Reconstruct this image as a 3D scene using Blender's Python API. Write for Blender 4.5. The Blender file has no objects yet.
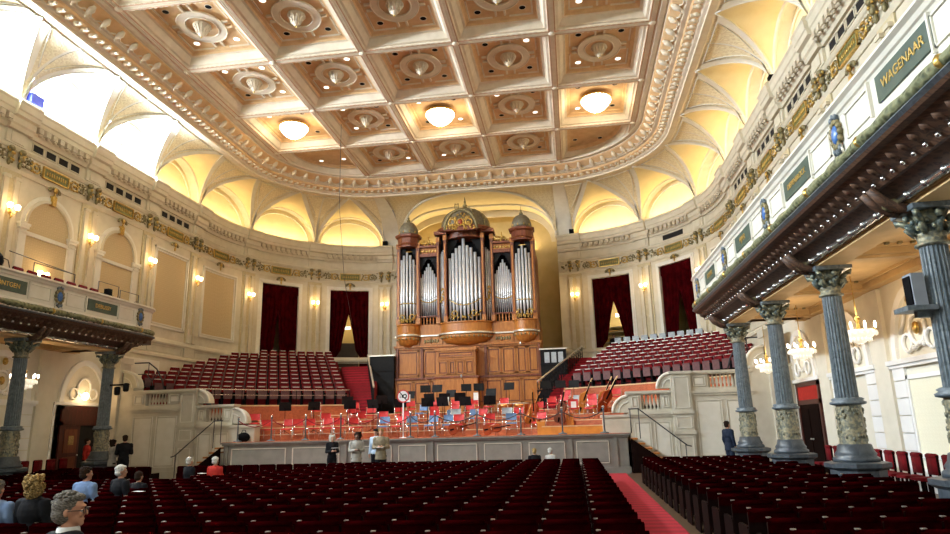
import bpy, math, random
from mathutils import Vector, Matrix
random.seed(7)
S = bpy.context.scene
COL = S.collection
PI = math.pi
sin, cos, rad = math.sin, math.cos, math.radians
ORD = ['first','second','third','fourth','fifth','sixth','seventh','eighth','ninth','tenth','eleventh','twelfth','thirteenth','fourteenth','fifteenth','sixteenth','seventeenth','eighteenth','nineteenth','twentieth','twenty-first','twenty-second','twenty-third','twenty-fourth','twenty-fifth','twenty-sixth','twenty-seventh','twenty-eighth','twenty-ninth','thirtieth','thirty-first','thirty-second']

# ---------------------------------------------------------------- materials
MATS = {}
def mat(name, c, rough=0.6, metal=0.0, c2=None, scale=6.0, kind='noise', bump=0.0, emit=None, estr=0.0, stretch=None, lo=0.35, hi=0.65, spec=None, sheen=0):
    m = bpy.data.materials.new(name); m.use_nodes = True
    nt = m.node_tree; N = nt.nodes; L = nt.links
    b = N['Principled BSDF']
    b.inputs['Roughness'].default_value = rough; b.inputs['Metallic'].default_value = metal
    if spec is not None: b.inputs['Specular IOR Level'].default_value = spec
    if c2 is None: c2 = tuple(x*0.86 for x in c)
    tc = N.new('ShaderNodeTexCoord'); mp = N.new('ShaderNodeMapping')
    L.new(tc.outputs['Object'], mp.inputs['Vector'])
    if stretch: mp.inputs['Scale'].default_value = stretch
    if kind == 'noise':
        t = N.new('ShaderNodeTexNoise'); t.inputs['Scale'].default_value = scale; t.inputs['Detail'].default_value = 5; o = t.outputs['Fac']
    elif kind == 'wood':
        t = N.new('ShaderNodeTexNoise'); t.inputs['Scale'].default_value = scale; t.inputs['Detail'].default_value = 4; t.inputs['Distortion'].default_value = 1.2; o = t.outputs['Fac']
        if not stretch: mp.inputs['Scale'].default_value = (6, 6, 0.7)
    elif kind == 'marble':
        t = N.new('ShaderNodeTexNoise'); t.inputs['Scale'].default_value = scale; t.inputs['Detail'].default_value = 8; t.inputs['Distortion'].default_value = 2.5; o = t.outputs['Fac']
    elif kind == 'wave':
        t = N.new('ShaderNodeTexWave'); t.inputs['Scale'].default_value = scale; t.inputs['Distortion'].default_value = 0.4; o = t.outputs['Fac']
        t.bands_direction = 'Y'
    elif kind == 'voronoi':
        t = N.new('ShaderNodeTexVoronoi'); t.inputs['Scale'].default_value = scale; o = t.outputs['Distance']
    elif kind == 'magic':
        t = N.new('ShaderNodeTexMagic'); t.inputs['Scale'].default_value = scale; t.inputs['Distortion'].default_value = 2.5; t.turbulence_depth = 3; o = t.outputs['Fac']
    L.new(mp.outputs['Vector'], t.inputs['Vector'])
    r = N.new('ShaderNodeValToRGB')
    r.color_ramp.elements[0].position = lo; r.color_ramp.elements[1].position = hi
    r.color_ramp.elements[0].color = (*c2, 1); r.color_ramp.elements[1].color = (*c, 1)
    L.new(o, r.inputs['Fac']); L.new(r.outputs['Color'], b.inputs['Base Color'])
    if bump:
        bp = N.new('ShaderNodeBump'); bp.inputs['Strength'].default_value = bump; bp.inputs['Distance'].default_value = 0.03
        L.new(o, bp.inputs['Height']); L.new(bp.outputs['Normal'], b.inputs['Normal'])
    if sheen: b.inputs['Sheen Weight'].default_value = sheen
    if emit:
        b.inputs['Emission Color'].default_value = (*emit, 1); b.inputs['Emission Strength'].default_value = estr
    MATS[name] = m
    return m

mat('cream', (.66,.60,.46), .7, c2=(.60,.54,.40), scale=2.5)
mat('white_paint', (.76,.73,.64), .6, c2=(.70,.67,.57), scale=3)
mat('wallpaper', (.60,.47,.27), .8, c2=(.52,.40,.22), scale=3, kind='magic', lo=.2, hi=.8)
mat('panel_lower', (.84,.80,.62), .8, c2=(.79,.75,.57), scale=4, kind='magic', lo=.2, hi=.8)
mat('ceiling_tan', (.76,.53,.29), .75, c2=(.68,.45,.23), scale=3)
mat('ceiling_light', (.80,.71,.56), .7, c2=(.72,.63,.48), scale=3)
mat('spandrel', (.82,.74,.52), .8, c2=(.66,.56,.36), scale=2.2, kind='magic', lo=.25, hi=.75, bump=.4)
mat('vault', (.84,.74,.48), .8, c2=(.80,.69,.43), scale=2)
mat('pilaster', (.60,.51,.32), .6, c2=(.52,.43,.25), scale=5, kind='marble')
mat('gold', (.70,.48,.14), .35, .85, c2=(.42,.27,.07), scale=14, bump=.3)
mat('gilt_dark', (.30,.24,.12), .55, .3, c2=(.13,.12,.05), scale=12, bump=.4)
mat('olive', (.20,.19,.06), .6, c2=(.12,.12,.03), scale=9)
mat('plaque_green', (.065,.105,.08), .45, c2=(.045,.08,.06), scale=5)
mat('letter_gold', (.75,.52,.16), .4, .6)
mat('stone_gray', (.16,.195,.22), .4, c2=(.08,.105,.12), scale=5, kind='marble')
mat('slate', (.07,.085,.10), .4, c2=(.035,.045,.055), scale=4, kind='marble')
mat('gilt_stone', (.31,.28,.18), .45, .25, c2=(.14,.15,.12), scale=16, kind='noise', lo=.42, hi=.58, bump=.6)
mat('capital_green', (.30,.30,.20), .5, .3, c2=(.07,.10,.10), scale=11, lo=.42, hi=.6, bump=.5)
mat('garland', (.22,.23,.12), .6, .1, c2=(.05,.065,.03), scale=9, kind='voronoi', lo=.1, hi=.6, bump=.9)
mat('cornice_shade', (.60,.53,.40), .7, c2=(.50,.43,.31), scale=5)
mat('fillet', (.62,.40,.25), .7, c2=(.54,.33,.20), scale=5)
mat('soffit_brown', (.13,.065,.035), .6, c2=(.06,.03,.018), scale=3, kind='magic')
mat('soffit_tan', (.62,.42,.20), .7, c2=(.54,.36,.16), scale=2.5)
mat('blue_enamel', (.08,.20,.50), .25, c2=(.04,.12,.34), scale=6)
mat('organ_wood', (.50,.20,.038), .40, c2=(.33,.11,.018), scale=2.2, kind='wood', lo=.3, hi=.7)
mat('organ_dark', (.21,.055,.020), .42, c2=(.12,.030,.011), scale=2.2, kind='wood')
mat('pipe_metal', (.80,.83,.87), .30, .45, c2=(.68,.71,.76), scale=3)
mat('black', (.006,.006,.007), .8, c2=(.003,.003,.004), spec=.08)
mat('black_gloss', (.007,.007,.008), .6, spec=.15, c2=(.010,.010,.011))
mat('dome_gray', (.21,.19,.13), .5, .2, c2=(.13,.11,.07), scale=8)
mat('niche_olive', (.56,.45,.23), .8, c2=(.50,.40,.19), scale=1.6)
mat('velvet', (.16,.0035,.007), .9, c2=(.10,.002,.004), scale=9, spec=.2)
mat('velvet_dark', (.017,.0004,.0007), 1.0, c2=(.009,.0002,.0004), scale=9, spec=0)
mat('curtain', (.052,.0018,.003), .95, c2=(.024,.0008,.0015), scale=3, spec=0)
mat('seat_wood', (.009,.003,.002), .8, spec=.05, c2=(.005,.0015,.001), scale=3, kind='wood')
mat('seat_under', (.13,.055,.055), .6, c2=(.09,.034,.034), scale=6)
mat('chair_red', (.60,.025,.025), .55, c2=(.50,.018,.018), scale=9)
mat('chair_blue', (.12,.22,.40), .55, c2=(.09,.17,.32), scale=9)
mat('chair_gray', (.42,.47,.50), .6, c2=(.34,.38,.41), scale=9)
mat('chrome', (.72,.72,.70), .25, .95)
mat('brass_plate', (.80,.76,.66), .3, .7)
mat('dull_plate', (.26,.22,.18), .5, .3)
mat('lower_cream', (.80,.76,.64), .65, c2=(.74,.70,.58), scale=2.5)
mat('lower_white', (.88,.88,.86), .6, c2=(.84,.84,.82), scale=3)
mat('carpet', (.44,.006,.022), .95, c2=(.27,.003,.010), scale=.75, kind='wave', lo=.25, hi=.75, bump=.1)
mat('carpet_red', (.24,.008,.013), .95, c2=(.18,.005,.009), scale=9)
mat('floor_wood', (.085,.052,.028), .45, c2=(.07,.038,.018), scale=2, kind='wood', stretch=(5,.6,5))
mat('stage_wood', (.52,.135,.045), .4, c2=(.36,.08,.026), scale=2.2, kind='wood', stretch=(.7,5,5))
mat('stage_panel', (.20,.19,.16), .6, c2=(.165,.155,.13), scale=3)
mat('stage_panel_in', (.24,.235,.20), .6, c2=(.20,.195,.165), scale=3)
mat('side_plaster', (.60,.56,.46), .65, c2=(.53,.49,.39), scale=2.5)
mat('door_red', (.085,.014,.008), .4, c2=(.045,.008,.005), scale=2.4, kind='wood')
mat('dark_hole', (.012,.010,.009), .9, c2=(.008,.007,.006))
mat('corridor', (.72,.58,.28), .8, c2=(.66,.52,.24), scale=2)
mat('skin', (.52,.27,.17), .55, c2=(.46,.22,.14), scale=12)
mat('skin_dark', (.16,.07,.04), .55, c2=(.12,.05,.03), scale=12)
mat('hair_gray', (.26,.24,.21), .8, spec=.1, c2=(.07,.06,.05), scale=60, kind='noise', stretch=(1,1,3), bump=.6)
mat('hair_white', (.72,.69,.62), .7, c2=(.50,.47,.42), scale=26, bump=.5)
mat('hair_blond', (.45,.30,.12), .8, spec=.1, c2=(.10,.06,.02), scale=50, bump=.8, kind='voronoi', lo=.1, hi=.6)
mat('hair_brown', (.028,.016,.010), .8, spec=.1, c2=(.03,.016,.010), scale=26, bump=.5)
mat('cloth_black', (.014,.014,.017), .8, spec=.12, c2=(.008,.008,.010), scale=9)
mat('cloth_navy', (.018,.026,.048), .75, spec=.12, c2=(.012,.018,.034), scale=9)
mat('cloth_blue', (.15,.22,.38), .75, spec=.12, c2=(.18,.27,.46), scale=9)
mat('cloth_lightblue', (.46,.56,.68), .75, spec=.12, c2=(.38,.48,.60), scale=9)
mat('cloth_tan', (.30,.25,.17), .8, spec=.12, c2=(.22,.18,.12), scale=9)
mat('cloth_gray', (.42,.40,.36), .8, spec=.12, c2=(.33,.31,.28), scale=9)
mat('cloth_red', (.40,.03,.02), .8, spec=.12, c2=(.32,.02,.015), scale=9)
mat('cloth_white', (.78,.78,.76), .8, spec=.12)
mat('paper', (.85,.85,.82), .8)
mat('copper', (.62,.24,.07), .28, .85, c2=(.48,.17,.05), scale=5)
mat('drum_skin', (.75,.70,.58), .6)
mat('varnish_red', (.36,.06,.015), .25, c2=(.20,.028,.008), scale=3, kind='wood')
mat('varnish_amber', (.62,.24,.05), .25, c2=(.42,.13,.025), scale=3, kind='wood')
mat('maple', (.75,.55,.30), .4, c2=(.66,.46,.24), scale=4)
mat('orange_box', (.70,.28,.04), .5, c2=(.58,.21,.03), scale=4)
mat('sign_red', (.55,.02,.02), .5)
mat('sign_white', (.82,.82,.82), .5)
mat('iron', (.05,.05,.055), .45, .5)
mat('speaker_gray', (.30,.33,.37), .5)
mat('glass_lamp', (.9,.86,.75), .3, emit=(1.0,.86,.60), estr=9)
mat('bulb_warm', (.9,.8,.6), .3, emit=(1.0,.70,.36), estr=14)
mat('bulb_white', (.9,.85,.75), .3, emit=(1.0,.88,.68), estr=12)
mat('crystal', (.85,.85,.82), .12, .0, emit=(1.0,.86,.62), estr=.9)
mat('daylight_pane', (.9,.9,.92), .3, emit=(.80,.90,1.0), estr=9)
mat('added_back_pane', (.9,.9,.92), .3, emit=(.80,.90,1.0), estr=2.5)
mat('spot_lit', (.9,.85,.75), .4, emit=(1.0,.92,.80), estr=3)
mat('exit_light', (.8,.9,.8), .4, emit=(.85,1.0,.80), estr=3)
mat('blue_lamp', (.05,.08,.7), .4)

# ---------------------------------------------------------------- mesh builder
class MB:
    def __init__(s): s.v=[]; s.f=[]; s.m=[]; s.sm=[]; s.slots=[]; s.cur=0; s.smooth=False; s.T=None
    def use(s, name, smooth=None):
        if name not in s.slots: s.slots.append(name)
        s.cur = s.slots.index(name)
        if smooth is not None: s.smooth = smooth
        return s
    def addv(s, p):
        if s.T: p = s.T(*p)
        s.v.append(tuple(p)); return len(s.v)-1
    def face(s, idx):
        s.f.append(tuple(idx)); s.m.append(s.cur); s.sm.append(s.smooth)
    def poly(s, pts): s.face([s.addv(p) for p in pts])
    def box(s, x0,x1,y0,y1,z0,z1, nx=1, skip=''):
        # nx subdivisions along first axis so curved maps can bend it
        rows=[]
        for i in range(nx+1):
            x=x0+(x1-x0)*i/nx
            rows.append([s.addv((x,y0,z0)),s.addv((x,y1,z0)),s.addv((x,y1,z1)),s.addv((x,y0,z1))])
        for i in range(nx):
            a,b=rows[i],rows[i+1]
            for k in range(4): s.face((a[k],a[(k+1)%4],b[(k+1)%4],b[k]))
        s.face(rows[0]); s.face(rows[-1][::-1])
    def grid(s, fn, nu, nv, closeu=False):
        ids=[[s.addv(fn(i/nu, j/nv)) for j in range(nv+1)] for i in range(nu+(0 if closeu else 1))]
        n=len(ids)
        for i in range(nu):
            a=ids[i]; b=ids[(i+1)%n]
            for j in range(nv): s.face((a[j],b[j],b[j+1],a[j+1]))
    def lathe(s, prof, c=(0,0,0), n=16, a0=0, a1=2*PI, sx=1, sy=1, cap=True):
        full = abs(a1-a0-2*PI)<1e-6
        k = n if full else n+1
        rings=[]
        for (r,z) in prof:
            rings.append([s.addv((c[0]+r*cos(a0+(a1-a0)*i/n)*sx, c[1]+r*sin(a0+(a1-a0)*i/n)*sy, c[2]+z)) for i in range(k)])
        for a,b in zip(rings,rings[1:]):
            for i in range(n):
                j=(i+1)%k
                s.face((a[i],a[j],b[j],b[i]))
        if cap:
            if prof[0][0]>1e-4: s.face(rings[0][::-1])
            if prof[-1][0]>1e-4: s.face(rings[-1])
    def tube(s, pts, r, n=6, closed=False, cap=True):
        P=[Vector(p) for p in pts]; rs = r if isinstance(r,(list,tuple)) else [r]*len(P)
        rings=[]; up=None
        for i,p in enumerate(P):
            if closed: t=(P[(i+1)%len(P)]-P[i-1])
            else: t=(P[min(i+1,len(P)-1)]-P[max(i-1,0)])
            if t.length<1e-9: t=Vector((0,0,1))
            t.normalize()
            if up is None:
                up=Vector((0,0,1)) if abs(t.z)<.9 else Vector((1,0,0))
            a=up-t*up.dot(t)
            if a.length<1e-6: a=t.orthogonal()
            a.normalize(); up=a; b=t.cross(a)
            rings.append([s.addv(p+(a*cos(2*PI*k/n)+b*sin(2*PI*k/n))*rs[i]) for k in range(n)])
        L=len(rings)
        for i in range(L if closed else L-1):
            a=rings[i]; b=rings[(i+1)%L]
            for k in range(n): s.face((a[k],a[(k+1)%n],b[(k+1)%n],b[k]))
        if cap and not closed:
            s.face(rings[0][::-1]); s.face(rings[-1])
    def ball(s, c, r, nu=10, nv=6):
        if not isinstance(r,(tuple,list)): r=(r,r,r)
        rings=[]
        for j in range(1,nv):
            t=PI*j/nv
            rings.append([s.addv((c[0]+r[0]*sin(t)*cos(2*PI*i/nu), c[1]+r[1]*sin(t)*sin(2*PI*i/nu), c[2]+r[2]*cos(t))) for i in range(nu)])
        top=s.addv((c[0],c[1],c[2]+r[2])); bot=s.addv((c[0],c[1],c[2]-r[2]))
        for i in range(nu):
            j=(i+1)%nu
            s.face((top,rings[0][i],rings[0][j])); s.face((bot,rings[-1][j],rings[-1][i]))
            for a,b in zip(rings,rings[1:]): s.face((a[i],b[i],b[j],a[j]))
    def prism(s, poly, fn, t0, t1):
        # poly: 2d points, fn(u,v,t)->point
        a=[s.addv(fn(u,v,t0)) for u,v in poly]; b=[s.addv(fn(u,v,t1)) for u,v in poly]; n=len(poly)
        s.face(a[::-1]); s.face(b)
        for i in range(n): s.face((a[i],a[(i+1)%n],b[(i+1)%n],b[i]))
    def sweep(s, prof, path, closed=False):
        # prof: list of params; path: list of functions param->point
        rows=[[s.addv(f(p)) for p in prof] for f in path]
        for a,b in zip(rows,rows[1:]):
            for k in range(len(prof)-1): s.face((a[k],b[k],b[k+1],a[k+1]))
            if closed: s.face((a[-1],b[-1],b[0],a[0]))
        if closed: s.face(rows[0]); s.face(rows[-1][::-1])
    def mesh(s, name):
        me=bpy.data.meshes.new(name); me.from_pydata(s.v,[],s.f)
        for n in s.slots: me.materials.append(MATS[n])
        me.polygons.foreach_set('material_index', s.m); me.polygons.foreach_set('use_smooth', s.sm)
        me.update()
        return me
    def build(s, name, parent=None, loc=None, rz=0, fix=True):
        me=s.mesh(name)
        if fix:
            import bmesh
            bm=bmesh.new(); bm.from_mesh(me); bmesh.ops.recalc_face_normals(bm, faces=bm.faces); bm.to_mesh(me); bm.free()
        return link(name, me, parent, loc, rz)
def link(name, me, parent=None, loc=None, rz=0):
    o=bpy.data.objects.new(name, me); COL.objects.link(o)
    if parent is not None: o.parent=parent
    if loc is not None: o.location=loc
    if rz: o.rotation_euler=(0,0,rz)
    return o
def tag(o, label, cat, group=None, kind=None):
    o['label']=label; o['category']=cat
    if group: o['group']=group
    if kind: o['kind']=kind
    return o
def thing(name, label, cat, loc=(0,0,0), rz=0, group=None):
    o=bpy.data.objects.new(name, None); COL.objects.link(o); o.empty_display_size=.1
    o.location=loc; o.rotation_euler=(0,0,rz)
    return tag(o,label,cat,group)
def struct(o): o['kind']='structure'; return o
KIDS={}
def kids(o):
    if o.name not in KIDS: KIDS[o.name]=[c for c in o.children]
    return KIDS[o.name]
def dup(o, loc, rz=0, label=None, group=None, scale=None):
    def rec(x, par):
        c=x.copy(); COL.objects.link(c)
        if par is not None: c.parent=par
        for k in kids(x): rec(k, c)
        return c
    c=rec(o, None); c.location=loc; c.rotation_euler=(0,0,rz)
    if scale: c.scale=scale
    if label: c['label']=label
    if group: c['group']=group
    return c
def light(name, kind, loc, energy, color, size=.3, aim=None, sizey=None, spot=None, blend=.6):
    l=bpy.data.lights.new(name, kind); l.energy=energy; l.color=color
    if kind=='AREA':
        l.size=size
        if sizey: l.shape='RECTANGLE'; l.size_y=sizey
    else: l.shadow_soft_size=size
    if spot: l.spot_size=spot; l.spot_blend=blend
    o=bpy.data.objects.new(name,l); COL.objects.link(o); o.location=loc
    if aim is not None:
        o.rotation_euler=(Vector(aim)-Vector(loc)).to_track_quat('-Z','Y').to_euler()
    return o
# ================================================================ ROOM SHELL
SEND = 34.2+9*PI/2           # path length where the corner arc ends
SN = 47.9                    # niche edge
SB = [32.8-4.15*k for k in range(10,-1,-1)] + [37.65, 42.25, 46.9]
def W(side, s, d, z):
    if s <= 34.2: return (side*(14.3-d), s, z)
    if s <= SEND:
        t=(s-34.2)/9; r=9.3-d
        return (side*(5+r*cos(t)), 34.2+r*sin(t), z)
    return (side*(5-(s-SEND)), 43.5-d, z)
def F(side, s, off, z):
    if s <= 32.4: return (side*(11.85-off), s, z)
    if s <= SEND:
        t=(s-32.4)/(SEND-32.4)*PI/2; r=6.75-off
        return (side*(5.1+r*cos(t)), 32.4+r*sin(t), z)
    return (side*5.1*(1-(s-SEND)/5.0), 39.15-off, z)
def srange(a,b,step=.5):
    n=max(1,int(math.ceil((b-a)/step))); return [a+(b-a)*i/n for i in range(n+1)]
SN_={-1:'left',1:'right'}
S0=-9.4

# floor
m=MB(); m.use('floor_wood'); m.poly([(-14.4,S0,0),(14.4,S0,0),(14.4,47,0),(-14.4,47,0)])
struct(m.build('floor'))
# back wall behind the camera; high cool windows added as fill light
m=MB(); m.use('cream')
m.box(-14.6,14.6,S0-.3,S0,0,18.2)
wb=struct(m.build('wall_back'))
for i,x in enumerate((-9.6,-3.2,3.2,9.6)):
    m=MB(); m.use('added_back_pane'); m.box(x-1.5,x+1.5,S0,S0+.05,10.2,13.4)
    m.use('white_paint')
    for k in (-1.55,0,1.55): m.box(x+k-.06,x+k+.06,S0,S0+.12,10.1,13.5)
    for z in (10.1,11.8,13.45): m.box(x-1.6,x+1.6,S0,S0+.12,z-.06,z+.06)
    struct(m.build('window_%d'%(20+i)))

DOORC=[39.95,44.54]
def wallmesh(side):
    m=MB(); m.T=lambda s,d,z: W(side,s,d,z); m.use('cream')
    cuts=[S0]+[c+k*1.27 for c in DOORC for k in (-1,1)]+[SN]
    def strip(a,b,z0,z1):
        pts=srange(a,b,.45 if b>34 else 4)
        if a<34.2<b: pts=srange(a,34.2,6)[:-1]+srange(34.2,b,.45)
        lo=[m.addv((s,0,z0)) for s in pts]; hi=[m.addv((s,0,z1)) for s in pts]
        for i in range(len(pts)-1): m.face((lo[i],lo[i+1],hi[i+1],hi[i]))
    for i in range(len(cuts)-1):
        a,b=cuts[i],cuts[i+1]
        if i in (1,3): strip(a,b,0,5.3); strip(a,b,11.0,14.1)
        else: strip(a,b,0,14.1)
    # reveals and the corridor recess behind each doorway
    for c in DOORC:
        a,b=c-1.27,c+1.27
        m.use('white_paint'); m.box(a-.02,a,-.7,0,5.3,11); m.box(b,b+.02,-.7,0,5.3,11)
        m.box(a,b,-.7,0,11,11.05,4)
        m.use('corridor')
        for (s0,s1,d0,d1) in ((a-.6,a-.55,-3.2,-.7),(b+.55,b+.6,-3.2,-.7),(a-.6,b+.6,-3.25,-3.2)): m.box(s0,s1,d0,d1,5.3,11.2,4)
        m.box(a-.6,b+.6,-3.2,-.7,11.15,11.2,4); m.use('dark_hole'); m.box(a-.6,b+.6,-3.2,0,5.25,5.3,4)
        m.use('dark_hole'); m.box(a-.6,a,-.72,-.7,5.3,11.2); m.box(b,b+.6,-.72,-.7,5.3,11.2)
    w=struct(m.build('wall_'+SN_[side], fix=False))
    return w
WALL={sd:wallmesh(sd) for sd in (-1,1)}

def arch_pts(n=14): return [(-cos(PI*i/n), sin(PI*i/n)) for i in range(n+1)]

# --- continuous mouldings: cornice, frieze, attic, belts
ntrim=[0]
def trim(m, parent=None):
    ntrim[0]+=1; return struct(m.build('trim_%d'%ntrim[0], fix=False))
def belt(m, side, prof, a=S0, b=SN):
    pts=srange(a,34.2,8)[:-1]+srange(34.2,b,.45) if a<34.2 else srange(a,b,.45)
    m.T=None
    m.sweep(prof, [ (lambda p,s=s: W(side,s,p[0],p[1])) for s in pts], closed=False)
    # end cap at niche
    m.poly([W(side,b,p[0],p[1]) for p in prof])
CORN=[(0,12.98),(.10,12.98),(.14,13.12),(.20,13.18),(.20,13.42),(.34,13.46),(.36,13.62),(.40,13.66),(.42,13.9),(.47,13.98),(.40,14.1),(-.36,14.1)]
for side in (-1,1):
    m=MB(); m.use('cream'); belt(m,side,CORN)
    # forward breaks over the pilasters
    for s in SB:
        if s<-9: continue
        m.T=None
        path=srange(s-.55,s+.55,.25)
        pr=[(p[0]+.13,p[1]) for p in CORN[:-1]]+[(0,14.16)]
        pr=[(0,12.98)]+pr
        m.sweep(pr,[(lambda p,q=q: W(side,q,p[0],p[1])) for q in path])
        for q in (path[0],path[-1]): m.poly([W(side,q,p[0],p[1]) for p in pr])
    m.T=lambda s,d,z: W(side,s,d,z)
    # dentils and modillions
    s=6.0
    m.use('cornice_shade')
    while s<SN-.2:
        if not any(abs(s-b)<.58 for b in SB):
            m.box(s-.11,s+.11,.18,.37,13.22,13.42)
            m.ball((s+.02,.30,13.16),(.10,.07,.07),6,4)
        s+=.36
    trim(m)
    m=MB(); m.use('cream')
    for pr in ([(0,12.32),(.08,12.32),(.11,12.40),(.05,12.46),(0,12.46)], [(0,11.42),(.05,11.42),(.09,11.5),(.12,11.56),(.03,11.6),(.03,12.24),(.08,12.27),(.12,12.34),(0,12.36)],
               [(0,6.15),(.06,6.15),(.10,6.25),(.06,6.42),(0,6.45)], [(0,5.5),(.09,5.5),(.09,5.62),(.04,5.7),(0,5.7)]):
        belt(m,side,pr)
    trim(m)
    # pilasters
    m=MB(); m.T=lambda s,d,z: W(side,s,d,z)
    for s in SB:
        if s<5: continue
        m.use('pilaster')
        m.box(s-.46,s+.46,0,.06,6.45,11.45,3)
        m.use('gilt_stone'); 
        m.use('cream')
        for k in (-.24,.24):
            m.box(s+k-.10,s+k+.10,.06,.15,6.9,11.1)
            m.box(s+k-.14,s+k+.14,.06,.19,11.1,11.22); m.box(s+k-.14,s+k+.14,.06,.19,6.45,6.9)
            m.box(s+k-.13,s+k+.13,.06,.18,8.0,8.12)
        m.box(s-.48,s+.48,0,.10,12.46,12.98,3); m.box(s-.30,s+.30,.10,.14,12.52,12.92)
        m.box(s-.48,s+.48,0,.09,5.7,6.15,3)
    trim(m)
    # gilt frieze ornament: consoles, scrolls, leaf knots
    m=MB(); m.T=lambda s,d,z: W(side,s,d,z)
    R=random.Random(3)
    for i,s in enumerate(SB):
        if s<5: continue
        for k in (-.25,.25):
            m.use('gilt_dark',True); m.ball((s+k,.17,12.22),(.14,.12,.12),8,5); m.ball((s+k,.15,11.98),(.12,.10,.16),8,5); m.ball((s+k,.11,11.72),(.07,.07,.16),6,5)
            m.use('gold',True); m.ball((s+k,.24,12.04),(.06,.05,.07),6,4)
            for q in range(7): m.ball((s+k+R.uniform(-.15,.15),.18+R.uniform(-.05,.05),11.75+R.uniform(0,.52)),(.05,.04,.06),5,3)
        for k in (-.52,.52,0,-.72,.72):
            for q in range(6):
                m.use('gilt_dark' if q%2 else 'cream',True); m.ball((s+k+R.uniform(-.13,.13),.07,11.74+R.uniform(0,.46)),(.07,.05,.06),5,3)
    for a,b in zip(SB,SB[1:]):
        if a<5: continue
        c=(a+b)/2; h=(b-a)/2
        m.use('olive',False); m.box(c-.62,c+.62,.03,.09,11.72,12.12,3)
        m.use('gold',False)
        for z in (11.68,12.12): m.box(c-.68,c+.68,.03,.12,z,z+.045,3)
        for e in (-.68,.64): m.box(c+e,c+e+.04,.03,.12,11.68,12.16)
        # raised lettering-like bars are left out; only a plain carved fillet
        m.use('gold',True)
        for q in range(9): m.ball((c-.48+.12*q,.10,11.92),(.035,.03,.10),5,3)
        for e in (-1,1):
            for (o,r) in ((1.02,.20),(1.42,.16)):
                if h-o<.62: continue
                m.use('gilt_dark' if r<.18 else 'gold',True)
                m.tube([(c+e*o+r*cos(t*PI/6),.07,11.93+r*sin(t*PI/6)) for t in range(12)],.035,5,closed=True)
                m.ball((c+e*o,.08,11.93),(.07,.06,.07),6,4)
                for t in range(5): m.ball((c+e*(o+.2)+.06*sin(t*2.4),.07,11.76+.085*t),(.07,.04,.045),5,3)
            for q in range(6): m.ball((c+e*(.74+.03*q),.08,11.74+.07*q),(.06,.04,.04),5,3)
            for q in range(14):
                m.use(('gilt_dark','cream','gold')[q%3],True); m.ball((c+e*R.uniform(.78,max(.9,h-.75)),.06,11.70+R.uniform(0,.46)),(.06,.04,.04),5,3)
        # crest over the panel / doorway
        m.use('gilt_dark',True)
        for q in range(9):
            t=PI*q/8; m.ball((c+.26*cos(t),.10,11.32+.14*sin(t)),(.09,.05,.07),5,3)
        m.use('gold',True); m.ball((c,.14,11.36),(.10,.07,.13),6,4); m.ball((c,.12,11.14),(.06,.04,.12),6,4)
    trim(m)
    # vents in the attic
    m=MB(); m.T=lambda s,d,z: W(side,s,d,z)
    for a,b in zip(SB,SB[1:]):
        if a<5: continue
        c=(a+b)/2
        if b<33:
            for k in range(4):
                x=c-.99+.66*k
                m.use('dark_hole'); m.box(x-.25,x+.25,0,.012,12.58,12.86)
                m.use('cream')
                m.box(x-.29,x+.29,.0,.035,12.54,12.58); m.box(x-.29,x+.29,.0,.035,12.86,12.90); m.box(x-.29,x-.25,0,.035,12.54,12.90); m.box(x+.25,x+.29,0,.035,12.54,12.90); pass
        else:
            m.use('cream'); m.box(a+.7,b-.7,0,.03,12.52,12.55,5); m.box(a+.7,b-.7,0,.03,12.88,12.91,5)
            if side==1 and 37<a<38: m.use('dark_hole'); m.box(c-.8,c+.8,0,.02,12.56,12.86,4)
    trim(m)
    # wall panels and blind arches
    m=MB(); m.T=lambda s,d,z: W(side,s,d,z)
    def frame(m, s0,s1,z0,z1,w,d,nx=5):
        m.box(s0,s0+w,0,d,z0,z1); m.box(s1-w,s1,0,d,z0,z1); m.box(s0,s1,0,d,z0,z0+w,nx); m.box(s0,s1,0,d,z1-w,z1,nx)
    for a,b in zip(SB,SB[1:]):
        if a<5: continue
        c=(a+b)/2
        if b<29:
            for (r0,r1,d,ma) in ((1.08,1.20,.10,'cream'),(1.20,1.36,.05,'white_paint')):
                m.use(ma)
                pr=lambda q: q
                pts=[(c+x*1.0, y) for x,y in arch_pts(16)]
                for i in range(16):
                    (x0,y0),(x1,y1)=arch_pts(16)[i],arch_pts(16)[i+1]
                    m.prism([(c+r0*x0,9.72+r0*y0*.98),(c+r1*x0,9.72+r1*y0*.98),(c+r1*x1,9.72+r1*y1*.98),(c+r0*x1,9.72+r0*y1*.98)], lambda u,v,t:(u,t,v), 0, d)
            m.use('wallpaper')
            m.prism([(c+1.08*x,9.72+1.06*y) for x,y in arch_pts(16)]+[(c+1.08,6.5),(c-1.08,6.5)], lambda u,v,t:(u,t,v),0,.012)
            m.use('white_paint'); m.box(c-1.08,c+1.08,.012,.07,9.25,9.40)
            for e in (-1,1):
                x0,x1=sorted((c+e*1.08,c+e*1.42))
                m.box(x0,x1,0,.09,6.45,9.45); m.box(x0-.05,x1+.05,0,.15,9.45,9.56); m.box(x0-.08,x1+.08,0,.18,9.56,9.66); m.box(x0-.03,x1+.03,0,.13,9.30,9.36)
            m.use('gold'); m.box(c-.10,c+.10,.0,.16,10.72,11.12)
        elif a<38 and b<38 or b<37:
            w=1.5 if b<33 else 1.55
            m.use('wallpaper'); m.box(c-w+.22,c+w-.22,0,.012,7.15,10.75,8)
            m.use('white_paint'); frame(m,c-w,c+w,6.95,10.98,.10,.07); frame(m,c-w+.16,c+w-.16,7.10,10.82,.06,.045)
        else:
            m.use('white_paint')
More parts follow.
